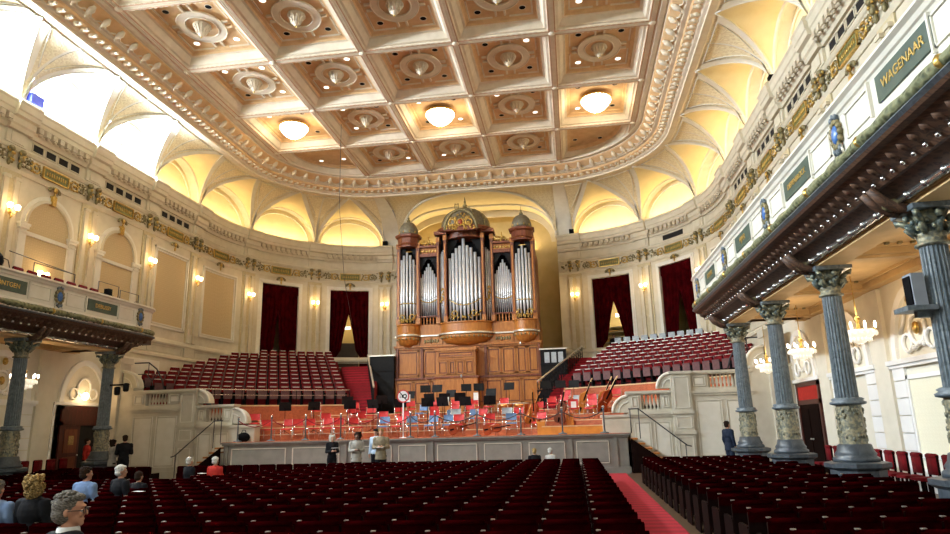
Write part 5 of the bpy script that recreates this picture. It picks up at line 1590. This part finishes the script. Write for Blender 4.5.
# ================================================================ PEOPLE
def caps(m, pts, n=8):
    # tapered limb through (x,y,z,r) points with rounded ends
    P=[Vector(p[:3]) for p in pts]; r=[p[3] for p in pts]
    t0=(P[0]-P[1]).normalized(); t1=(P[-1]-P[-2]).normalized()
    PP=[P[0]+t0*r[0]*.9,P[0]+t0*r[0]*.5]+P+[P[-1]+t1*r[-1]*.5,P[-1]+t1*r[-1]*.9]
    rr=[r[0]*.3,r[0]*.85]+r+[r[-1]*.85,r[-1]*.3]
    m.tube(PP,rr,n)
def person(label, x,y, rz=0, pose='stand', arms='down', top='cloth_black', legs='cloth_black', hair='hair_brown', style='short', skin='skin', z=0, s=1.0, turn=0, vox=.016, group=None, glasses=False, collar=None, paper=False, female=False):
    sit = pose=='sit'
    dz = -.45 if sit else 0
    B=MB(); B.use(skin,True)
    sh=.175 if female else .20
    hipz=.93+dz
    # torso
    B.ball((0,0,hipz+.02),(.165,.12,.15),14,9); B.ball((0,.0,hipz+.20),(.145,.105,.18),14,9); B.ball((0,-.005,hipz+.40),(sh*.92,.12,.17),14,9)
    B.ball((0,-.01,hipz+.52),(sh*.85,.085,.07),12,7)
    caps(B,[(0,-.01,hipz+.52,.06),(0,0,hipz+.62,.052)],10)
    hz_=hipz+.715; ct,st_=cos(turn),sin(turn)
    def H(px,py,pz): return (px*ct-py*st_, px*st_+py*ct, hz_+pz)
    def hb(c,r,n=12): 
        old=B.T; B.T=lambda a,b,c2:(a*ct-b*st_, a*st_+b*ct, c2+hz_); B.ball(c,r,n,9); B.T=old
    hb((0,-.012,.015),(.076,.094,.098)); hb((0,.022,-.055),(.052,.062,.058)); hb((0,.07,-.088),(.026,.022,.020),8)
    hb((0,.094,-.012),(.012,.016,.020),8); hb((0,.102,-.026),(.014,.014,.011),8); hb((0,.080,.028),(.045,.014,.010),8)
    for e in (-1,1): hb((e*.077,-.008,-.012),(.010,.020,.030),8); hb((e*.030,.078,-.028),(.018,.010,.014),8)
    hb((0,.083,-.060),(.022,.010,.008),8)
    # arms
    hands=[]
    for e in (-1,1):
        S_=(e*sh,-.01,hipz+.50,.052)
        if arms=='down': E_=(e*(sh+.05),-.02,hipz+.22,.040); Wr=(e*(sh+.04),.05,hipz-.02,.028)
        elif arms=='hold': E_=(e*(sh+.045),.02,hipz+.22,.040); Wr=(e*.08,.26,hipz+.24,.028)
        elif arms=='lap': E_=(e*(sh+.05),.04,hipz+.24,.040); Wr=(e*.08,.28,hipz+.10,.028)
        caps(B,[S_,(S_[0]*1.06,S_[1],(S_[2]+E_[2])/2,.047),E_],10); caps(B,[E_,((E_[0]+Wr[0])/2,(E_[1]+Wr[1])/2,(E_[2]+Wr[2])/2,.038),Wr],10)
        d=(Vector(Wr[:3])-Vector(E_[:3])).normalized(); c=Vector(Wr[:3])+d*.05
        side=Vector((0,1,0)) if arms=='down' else Vector((0,0,1)); side=(side-d*side.dot(d)).normalized(); nrm=d.cross(side)*e
        caps(B,[tuple(Vector(Wr[:3]))+(.024,),tuple(c)+(.032,)],8)
        for q,ln in enumerate((.066,.075,.070,.055)):
            b0=c+side*(.027-.018*q)+d*.02; b1=b0+d*ln*.55+nrm*-.008; b2=b1+d*ln*.4+nrm*-.028
            caps(B,[tuple(b0)+(.010,),tuple(b1)+(.009,),tuple(b2)+(.008,)],6)
        b0=c+side*.028-d*.03; caps(B,[tuple(b0)+(.012,),tuple(b0+side*.025+d*.025)+(.010,),tuple(b0+side*.03+d*.055-nrm*.01)+(.009,)],6)
        hands.append(c)
    # legs
    LEG=[]
    for e in (-1,1):
        if sit: pts=[(e*.09,.02,hipz-.02,.085),(e*.11,.25,hipz-.01,.074),(e*.12,.46,hipz-.03,.056),(e*.12,.47,hipz-.26,.050),(e*.12,.46,.09,.036)]
        else: pts=[(e*.09,0,hipz-.04,.085),(e*.095,.0,.70,.072),(e*.10,.01,.50,.055),(e*.10,-.01,.33,.052),(e*.10,-.01,.09,.036)]
        caps(B,pts,10); LEG.append(pts)
        fx,fy=pts[-1][0],pts[-1][1]; B.ball((fx,fy+.07,.04),(.042,.125,.04),10,6)
    me=B.mesh('person')
    o=link('person',me,None,(x,y,z),rz); o.scale=(s,s,s)
    def rem(ob,v,it=3):
        r=ob.modifiers.new('r','REMESH'); r.mode='VOXEL'; r.voxel_size=v; r.use_smooth_shade=True
        sm=ob.modifiers.new('s','SMOOTH'); sm.iterations=it; sm.factor=.5
    rem(o,vox,2)
    tag(o,label,'person',group)
    # jacket or top
    C=MB(); C.use(top,True); g=.022
    C.ball((0,0,hipz+.04),(.185,.14,.16),14,9); C.ball((0,0,hipz+.20),(.165,.128,.20),14,9); C.ball((0,-.005,hipz+.40),(sh*.92+.03,.142,.19),14,9); C.ball((0,-.01,hipz+.53),(sh*.9,.10,.065),12,7)
    for e in (-1,1):
        S_=(e*sh,-.01,hipz+.50,.074)
        if arms=='down': E_=(e*(sh+.05),-.02,hipz+.22,.060); Wr=(e*(sh+.042),.045,hipz+.01,.046)
        elif arms=='hold': E_=(e*(sh+.045),.02,hipz+.22,.060); Wr=(e*.09,.24,hipz+.238,.046)
        else: E_=(e*(sh+.05),.04,hipz+.24,.060); Wr=(e*.09,.26,hipz+.11,.046)
        caps(C,[S_,(S_[0]*1.06,S_[1],(S_[2]+E_[2])/2,.068),E_],10); caps(C,[E_,Wr],10)
    if top in('cloth_navy','cloth_tan','cloth_gray') and not sit: C.lathe([(.20,-.16),(.185,.06)],(0,0,hipz),14,sy=.75)
    c=C.build('jacket',o); rem(c,max(.014,vox),3)
    if not (sit and y<12 and False):
        C=MB(); C.use(legs,True)
        for pts in LEG: caps(C,[(p[0],p[1],p[2],p[3]+.022) for p in pts[:-1]]+[(pts[-1][0],pts[-1][1],pts[-1][2]+.02,.058)],10)
        C.ball((0,0,hipz),(.18,.135,.12),12,8)
        c=C.build('trousers',o); rem(c,.02,2)
        C=MB(); C.use('cloth_black',True)
        for pts in LEG: C.ball((pts[-1][0],pts[-1][1]+.075,.042),(.052,.145,.045),10,6)
        C.build('shoe',o)
    # hair
    Hh=MB(); Hh.use(hair,True); Hh.T=lambda a,b,c2:(a*ct-b*st_, a*st_+b*ct, c2+hz_)
    if style=='bald': 
        Hh.ball((0,-.035,-.005),(.083,.078,.06),14,9)
    else:
        Hh.ball((0,-.030,.035),(.087,.097,.092),16,10); Hh.ball((0,-.045,-.02),(.083,.080,.075),14,9)
        Hh.ball((0,.035,.085),(.06,.05,.032),10,7)
        R=random.Random(int(abs(x*100))+3)
        if style=='short':
            for k in range(70):
                a=R.uniform(0,2*PI); b=R.uniform(.1,1.35); rr=.088
                py=-.03+rr*1.08*sin(b)*sin(a)
                if py>.045: continue
                Hh.ball((rr*sin(b)*cos(a),py,.038+rr*cos(b)),(.018,.02,.014),6,4)
        if style in('long','curly'):
            lo=-.17 if style=='long' else -.12
            Hh.ball((0,-.05,-.07),(.10,.075,.11),14,9)
            for k in range(120 if style=='curly' else 70):
                a=R.uniform(0,2*PI); zz=R.uniform(lo,.12); rr=math.sqrt(max(.0,1-((zz-.02)/.17)**2))*.108
                py=-.035+rr*sin(a)
                if py>.035 and zz<.06: continue
                Hh.ball((rr*cos(a),py,zz),(.026,.026,.030),6,4)
        if style=='cap': Hh.use('cloth_black',True); Hh.ball((0,-.01,.075),(.098,.11,.055),12,7); Hh.ball((0,.10,.06),(.06,.06,.012),10,5)
    Hh.build('hair',o)
    Ey=MB(); Ey.T=Hh.T; Ey.use('cloth_white',True)
    for e in (-1,1): Ey.ball((e*.030,.078,-.004),(.013,.010,.009),8,5)
    Ey.use('black',True)
    for e in (-1,1): Ey.ball((e*.030,.087,-.004),(.006,.004,.006),6,4)
    Ey.build('eye',o)
    if glasses:
        G_=MB(); G_.T=Hh.T; G_.use('iron',True)
        for e in (-1,1):
            G_.tube([(e*.034+.024*cos(k*PI/6),.096,-.004+.018*sin(k*PI/6)) for k in range(12)],.003,4,closed=True); G_.tube([(e*.060,.094,.0),(e*.080,.02,.002),(e*.082,-.01,-.005)],.003,4)
        G_.tube([(-.01,.098,.0),(.01,.098,.0)],.003,4); G_.build('glasses',o)
    if collar:
        Cc=MB(); Cc.use(collar,True); Cc.lathe([(.085,-.02),(.075,.035),(.066,.045)],(0,-.005,hipz+.565),16,sy=.95,cap=False); Cc.build('collar',o)
    if paper:
        Pp=MB(); Pp.use('paper'); Pp.box(-.11,.11,.30,.44,hipz+.23,hipz+.24); 
        q=Pp.build('programme_leaflet'); q.location=(x,y,z); q.rotation_euler=(.0,0,rz); tag(q,'white leaflet held by the %s'%label.split(',')[0].replace('person standing','person').replace(' in front of the stage','').replace(' before the stage','').replace('person with white hair in black holding a white sheet','person left of the red jacket').replace('person with brown hair reading a white paper','brown-haired person'),'leaflet')
    return o
PS=person
PS('person with grey hair, glasses and white collar, the nearest and largest head',2.20,4.63,-.45,'sit','lap','cloth_black','cloth_black','hair_gray','short',z=.0,s=1.03,turn=-.75,vox=.008,glasses=True,collar='cloth_white')
PS('person with curly blonde hair in black, seated second from the left edge',-0.79,7.75,-.05,'sit','lap','cloth_black',hair='hair_blond',style='curly',female=True,s=0.985,vox=.012)
PS('person with reddish-grey hair and blue top, cut off by the left picture edge',-1.33,7.75,.1,'sit','lap','cloth_blue',hair='hair_gray',style='short',s=0.95,vox=.012)
PS('person with dark hair in a pale blue shirt, seated in front of the grey-haired one',-2.57,10.93,-.2,'sit','lap','cloth_blue',hair='hair_brown',style='short',s=0.94,vox=.014,turn=-.5)
PS('person with white hair in black, seated right of the pale blue shirt',-2.51,11.77,-.4,'sit','hold','cloth_black',hair='hair_white',style='short',s=0.925,vox=.014,turn=-.6,paper=True)
PS('person with dark hair low in the seat, right of the white-haired person',-2.71,12.60,-.2,'sit','hold','cloth_black',hair='hair_brown',style='short',s=0.8,vox=.014)
PS('person with white hair in a red jacket, seated near the left stage steps',-3.55,17.00,-.2,'sit','lap','cloth_red',hair='hair_white',s=0.87)
PS('person with white hair in black holding a white sheet, left of the red jacket',-4.28,17.00,-.5,'sit','hold','cloth_black',hair='hair_white',s=0.87,paper=True)
PS('person standing in a black suit by the left side wall of the stage',-9.85,22.1,.6,'stand','hold','cloth_black',hair='hair_brown',s=1.0)
PS('person with brown hair reading a white paper beside the black suit',-10.35,22.2,-.5,'stand','hold','cloth_gray',hair='hair_brown',style='long',female=True,s=.92,paper=True)
PS('person in a red coat standing in the left doorway',-13.0,24.3,-1.2,'stand','down','cloth_red','cloth_black',hair='hair_brown',s=.95)
PS('person with white-blonde hair in black before the stage, alone',-2.42,22.64,PI+.6,'stand','hold','cloth_black',hair='hair_white',style='long',female=True,s=.90,paper=True)
PS('person with dark hair in a black coat, behind the pale jacket',-1.70,23.20,2.4,'stand','down','cloth_black',hair='hair_brown',style='long',female=True,s=.95)
PS('person with dark skin in a pale grey jacket over black',-1.33,21.98,PI+.4,'stand','hold','cloth_gray','cloth_black',hair='hair_brown',style='short',skin='skin_dark',s=.93)
PS('person in a pale blue shirt and dark cap behind the tan jacket',-0.98,23.03,PI-.4,'stand','down','cloth_lightblue',hair='hair_brown',style='cap',s=1.0)
PS('person with fair hair in a tan jacket and blue top in front of the stage',-0.53,22.09,PI+.2,'stand','hold','cloth_tan',hair='hair_blond',style='short',s=1.0,paper=True)
PS('person with fair hair in a dark jacket, left of two at the stage foot',4.56,21.95,.3,'stand' if False else 'sit','lap','cloth_black',hair='hair_blond',s=0.78)
PS('person with grey hair and grey top, right of two at the stage foot',5.08,21.90,-.6,'sit','hold','cloth_gray',hair='hair_white',s=0.78)
PS('person in a navy suit walking by the right side wall of the stage',11.0,24.0,-1.1,'stand','down','cloth_navy','cloth_navy',hair='hair_brown',s=.97)
PS('person silhouetted in black in the bright doorway right of the organ',8.75,43.6,PI-.2,'stand','down','cloth_black',hair='hair_brown',s=.97,z=5.62)
# short bench for the pair at the stage foot
t=thing('wooden_bench','low dark bench under the pair at the stage foot','bench',(4.82,21.9,0)); m=MB(); m.use('seat_wood'); m.box(-.6,.6,-.22,.22,.24,.30); m.build('seat',t)
for x in (-.5,.5): m=MB(); m.use('seat_wood'); m.box(x-.04,x+.04,-.2,.2,0,.24); m.build('leg',t)

# ================================================================ LAMPS
LABC={0:'leftmost',2:'middle',4:'right-hand'}
lp=None
def bowl():
    t=thing('ceiling_bowl_lamp','x','ceiling lamp')
    m=MB(); m.use('gold',True); m.lathe([(.74,.02),(.78,.08),(.70,.14),(.3,.2),(.02,.22)],n=24); m.build('rim',t)
    m=MB(); m.use('glass_lamp',True); m.lathe([(.70,.06),(.71,-.05),(.62,-.26),(.44,-.44),(.22,-.58),(.06,-.66)],n=24)
    for k in range(24): a=2*PI*k/24; m.ball((.70*cos(a),.70*sin(a),-.02),(.05,.05,.10),6,4)
    m.build('glass_bowl',t)
    m=MB(); m.use('gold',True); m.ball((0,0,-.72),(.05,.05,.08),8,5); m.build('finial',t); return t
b0=bowl(); k=0
for i,j,cx,cy in cof:
    if j==1 and i in (0,2,4):
        lab='glowing glass bowl ceiling lamp, %s of the three in a row'%LABC[i]
        if k==0: b0.location=(cx,cy,17.36); b0['label']=lab; b0['group']='ceiling bowl lamps'
        else: dup(b0,(cx,cy,17.36),0,lab,'ceiling bowl lamps')
        k+=1
        light('bowl_light','POINT',(cx,cy,16.3),110,(1,.80,.52),.5)
        light('bowl_glow','POINT',(cx+1.1,cy,17.1),16,(1,.74,.42),.2); light('bowl_glow','POINT',(cx-1.1,cy,17.1),16,(1,.74,.42),.2)
def pend():
    t=thing('ceiling_pendant','x','ceiling ornament')
    m=MB(); m.use('ceiling_light',True); m.lathe([(.34,.12),(.36,.06),(.28,.02),(.26,-.02),(.22,-.12),(.14,-.26),(.05,-.36),(.0,-.40)],n=16,cap=False)
    for q in range(12): a=2*PI*q/12; m.tube([(.32*cos(a),.32*sin(a),.04),(.25*cos(a),.25*sin(a),-.06),(.16*cos(a),.16*sin(a),-.25)],.026,4)
    m.build('boss',t)
    m=MB(); m.use('gold',True); m.ball((0,0,-.39),(.035,.035,.06),6,4); m.build('tip',t); return t
p0=pend(); d0=None; k=0
dl=MB(); dl.use('black',False); dl.lathe([(.0,-.012),(.125,-.012)],n=14,cap=False); dl.use('ceiling_light'); dl.lathe([(.125,-.02),(.15,-.02),(.15,0)],n=14,cap=False); mesh_dark=dl.mesh('recessed_downlight')
dl=MB(); dl.use('spot_lit',False); dl.lathe([(.0,-.012),(.125,-.012)],n=14,cap=False); dl.use('ceiling_light'); dl.lathe([(.125,-.02),(.15,-.02),(.15,0)],n=14,cap=False); mesh_lit=dl.mesh('recessed_downlight')
RR=random.Random(12)
for i,j,cx,cy in cof+[(9,0,cc[0][0],cc[0][1]),(9,0,cc[1][0],cc[1][1])]:
    if cy<10: continue
    pr=proj((cx,cy,17.4))
    if not pr or not(-80<pr[0]<1030 and pr[1]>-60): continue
    rowl=ORD[j]; coll=(ORD[i] if i<5 else ('left corner' if cx<0 else 'right corner'))
    if (i,j) not in LAMPS and i<5:
        lab='carved plaster boss in ceiling coffer, %s row from the organ, %s from the left'%(rowl,coll)
        if k==0: p0.location=(cx,cy,17.46); p0['label']=lab; p0['group']='ceiling bosses'
        else: dup(p0,(cx,cy,17.46),0,lab,'ceiling bosses')
        k+=1
    for (ex,ey,nm) in ((-1,-1,'near-left'),(1,-1,'near-right'),(-1,1,'far-left'),(1,1,'far-right')):
        ox,oy=(.88,1.10) if i<5 else (.7,.8)
        lit = RR.random()<.38 and j<4
        o=link('recessed_downlight',mesh_lit if lit else mesh_dark,None,(cx+ex*ox,cy+ey*oy,17.575))
        tag(o,'%s ceiling downlight, %s corner of coffer %s from left, %s row from organ'%('glowing' if lit else 'dark',nm,coll if i<5 else coll,rowl),'downlight','ceiling downlights')
        if i<5 and j<5:
            pass
# wall sconces
def sconce():
    t=thing('wall_sconce','x','wall lamp')
    m=MB(); m.use('gold',True); m.ball((0,0,0),(.08,.03,.14),8,6); m.tube([(0,-.02,-.10),(0,-.12,-.22),(0,-.05,-.30)],[.03,.04,.015],6); m.build('backplate',t)
    for e in (-1,1):
        m=MB(); m.use('gold',True); m.tube([(0,-.03,-.05),(e*.10,-.14,-.12),(e*.17,-.16,0)],.018,5); m.lathe([(.02,0),(.05,.02),(.05,.04)],(e*.17,-.16,0),8); m.build('arm',t)
        m=MB(); m.use('bulb_warm',True); m.lathe([(.04,.04),(.09,.12),(.10,.22),(.06,.26)],(e*.17,-.16,0),10); m.build('shade',t)
    return t
s0=sconce(); k=0
def put_sconce(p,ang,lab,e_=26):
    global k
    if k==0: s0.location=p; s0.rotation_euler=(0,0,ang); s0['label']=lab; s0['group']='wall sconces'
    else: dup(s0,p,ang,lab,'wall sconces')
    k+=1
    d=Vector((sin(ang),-cos(ang),0))
    light('sconce_light','POINT',Vector(p)+d*.35+Vector((0,0,.18)),e_,(1,.66,.32),.12)
for e in (-1,1):
    n=0
    for s in sorted(SB,reverse=True):
        if s<(16 if e<0 else 30) or (e>0 and s<36): continue
        p=Vector(W(e,s,.20,9.85)); q=Vector(W(e,s,.6,9.85)); d=q-p; ang=math.atan2(d.x,-d.y)
        put_sconce(p,ang,'twin-shaded brass wall sconce, %s from the organ on the %s wall'%(ORD[n],SN_[e])); n+=1
p=Vector(W(-1,22.3,.02,7.75)); put_sconce(p,PI/2,'low twin-shaded wall sconce inside a blind arch above the left gallery seats')
# chandeliers under the galleries
def chandelier():
    t=thing('crystal_chandelier','x','chandelier')
    m=MB(); m.use('gold',True); m.tube([(0,0,.35),(0,0,1.35)],.012,5); m.lathe([(.04,.35),(.08,.28),(.03,.2),(.05,.1),(.02,0)],n=10); m.build('stem',t)
    m=MB(); m.use('crystal',True); m.lathe([(.33,.02),(.36,-.02),(.30,-.12),(.18,-.22),(.06,-.30)],n=18,cap=False)
    for q in range(18): a=2*PI*q/18; m.ball((.37*cos(a),.37*sin(a),-.06),(.025,.025,.06),6,4); m.ball((.24*cos(a),.24*sin(a),-.20),(.022,.022,.06),5,4)
    m.build('crystal_basket',t)
    for q in range(8):
        a=2*PI*q/8
        m=MB(); m.use('gold',True); m.tube([(.05*cos(a),.05*sin(a),.05),(.25*cos(a),.25*sin(a),-.02),(.38*cos(a),.38*sin(a),.06)],.012,4); m.build('arm',t)
        m=MB(); m.use('bulb_white',True); m.lathe([(.015,.07),(.028,.10),(.03,.15),(.015,.20)],(.38*cos(a),.38*sin(a),0),8); m.build('candle_lamp',t)
    return t
c0=chandelier()
spots=[(12.7,16.8,3.72,'right','nearest the camera',55),(12.7,20.9,3.72,'right','between the two far columns',55),(12.7,12.6,3.78,'right','at the right picture edge',60),(12.7,24.6,3.6,'right','furthest towards the stage',30),(-11.9,19.6,3.6,'left','hanging beside the left-edge column',38),(-12.7,24.9,3.5,'left','nearest the door',0)]
for n,(x,y,z,sd,wh,en) in enumerate(spots[:5]):
    lab='lit crystal chandelier under the %s gallery, %s'%(sd,wh)
    if n==0: c0.location=(x,y,z); c0['label']=lab; c0['group']='gallery chandeliers'
    else: dup(c0,(x,y,z),0,lab,'gallery chandeliers')
    light('chandelier_light','POINT',(x,y,z+.35),en,(1,.72,.42),.3)
t=thing('door_lantern','glowing round lamp above the left door','lamp',(-13.8,24.9,3.35)); m=MB(); m.use('bulb_warm',True); m.ball((0,0,0),(.13,.13,.16),10,7); m.build('globe',t); m=MB(); m.use('gold',True); m.tube([(-.15,0,.1),(0,0,.22),(0,0,.14)],.015,4); m.build('bracket',t)
light('door_light','POINT',(-13.4,24.9,3.35),22,(1,.66,.34),.15)
# hanging wires
for n,(x,y,z0,z1,x2,y2) in enumerate(((-5.05,30,17.0,13.9,-6.3,36),(1.3,27,17.0,15.2,1.3,27),(4.2,24,17,15.6,4.2,24))):
    if n==0:
        m=MB(); m.use('iron',True); m.tube([(x,y,17),(x,y,12.6),(-5.6,32.5,9.5),(x2,y2,7.6)],.012,4)
        o=m.build('hanging_cable'); tag(o,'thin grey cable hanging from the ceiling towards the left doorway','cable')
# small black speakers on the cornice
for n,(e,s) in enumerate(((-1,46.9),(1,46.9),(1,24.3))):
    p=Vector(W(e,s,.15,14.32)); m=MB(); m.use('black'); m.box(-.16,.16,-.14,.14,-.17,.17); o=m.build('cornice_speaker',None,p); tag(o,'small black speaker box on the cornice ledge, %s'%('left of the organ','right of the organ','high on the right wall')[n],'speaker')
m=MB(); m.use('blue_lamp'); m.box(-.2,.2,-.3,.3,-.2,.2); o=m.build('cornice_lamp_housing',None,W(-1,20.8,.1,14.5)); tag(o,'small bright blue lamp housing on the left cornice before a window','lamp')

# ================================================================ LIGHTS
def strip(e,a,b,en,col):
    # linear cove lamps lying on the cornice ledge, shining up into the lunettes
    c=(a+b)/2; p=Vector(W(e,c,.18,14.2)); q0=Vector(W(e,a+.5,.18,14.2)); q1=Vector(W(e,b-.5,.18,14.2))
    l=bpy.data.lights.new('cove_lamp','AREA'); l.shape='RECTANGLE'; l.size=(q1-q0).length; l.size_y=.12; l.energy=en; l.color=col
    o=bpy.data.objects.new('cove_lamp',l); COL.objects.link(o); o.location=p
    xx=(q1-q0).normalized(); back=(Vector(W(e,c,-1,0))-Vector(W(e,c,0,0))).normalized()
    zdir=-(back*.55+Vector((0,0,1))).normalized(); zdir=(zdir-xx*zdir.dot(xx)).normalized(); yy=zdir.cross(xx)
    o.rotation_euler=Matrix((xx,yy,zdir)).transposed().to_euler()
YEL=(1.0,.72,.34)
for e in (-1,1):
    for a,b in zip(SB,SB[1:]):
        if a<(27 if e<0 else 3): continue
        strip(e,a,b,70 if a>27 else 45,YEL)
for x in (-3.6,0,3.6):
    light('niche_lamp','AREA',(x,45.0,13.6),110,YEL,.3,aim=(x,44.2,17),sizey=2.2)
# daylight from the windows on the left, plus fill from added ones behind the camera
for a,b in zip(SB,SB[1:]):
    if b<29:
        c=(a+b)/2; o=light('window_daylight','AREA',W(-1,c,-.30,15.1),3000,(.80,.91,1.0),3.4,aim=W(-1,c,10,10.8),sizey=1.7)
for x in (-9.6,-3.2,3.2,9.6): light('window_daylight','AREA',(x,S0+.3,11.8),60,(.86,.92,1.0),3.0,aim=(x,10,19.5),sizey=3.0)
# stage lighting from the ceiling
for x,y in ((-3.6,26.5),(0,26.5),(4.5,26.5),(8.5,28)):
    light('stage_spot','SPOT',(x,y-1.5,16.8),1700,(1,.80,.58),.25,aim=(x*1.0,29.5,1.4),spot=rad(46),blend=.8)
light('stage_spot','SPOT',(7,22,16.8),1600,(1,.86,.68),.25,aim=(9,35,3.6),spot=rad(40),blend=.7)
light('organ_spot','SPOT',(1,20,16.8),1500,(1,.84,.62),.3,aim=(0,37.5,8),spot=rad(38),blend=.7)
# ================================================================ CAMERA
cam=bpy.data.cameras.new('camera'); cam.sensor_width=36; cam.lens=661/950*36; cam.clip_end=200
co=bpy.data.objects.new('camera',cam); COL.objects.link(co)
right=Vector((RW[0][0],RW[1][0],RW[2][0])); up=Vector((RW[0][1],RW[1][1],RW[2][1])); back=-Vector((RW[0][2],RW[1][2],RW[2][2]))
Mx=Matrix((right,up,back)).transposed().to_4x4(); Mx.translation=CAM
co.matrix_world=Mx; S.camera=co
w=bpy.data.worlds.new('world'); w.use_nodes=True; S.world=w
w.node_tree.nodes['Background'].inputs[0].default_value=(.7,.8,1,1); w.node_tree.nodes['Background'].inputs[1].default_value=.3
S.view_settings.view_transform='Standard'; S.view_settings.look='None'; S.view_settings.gamma=1; S.view_settings.exposure=-0.28
S.view_settings.use_curve_mapping=False
# remove unused prototypes
for o in list(bpy.data.objects):
    if o.parent is None and o.get('label')=='x':
        for c in list(o.children_recursive): bpy.data.objects.remove(c)
        bpy.data.objects.remove(o)
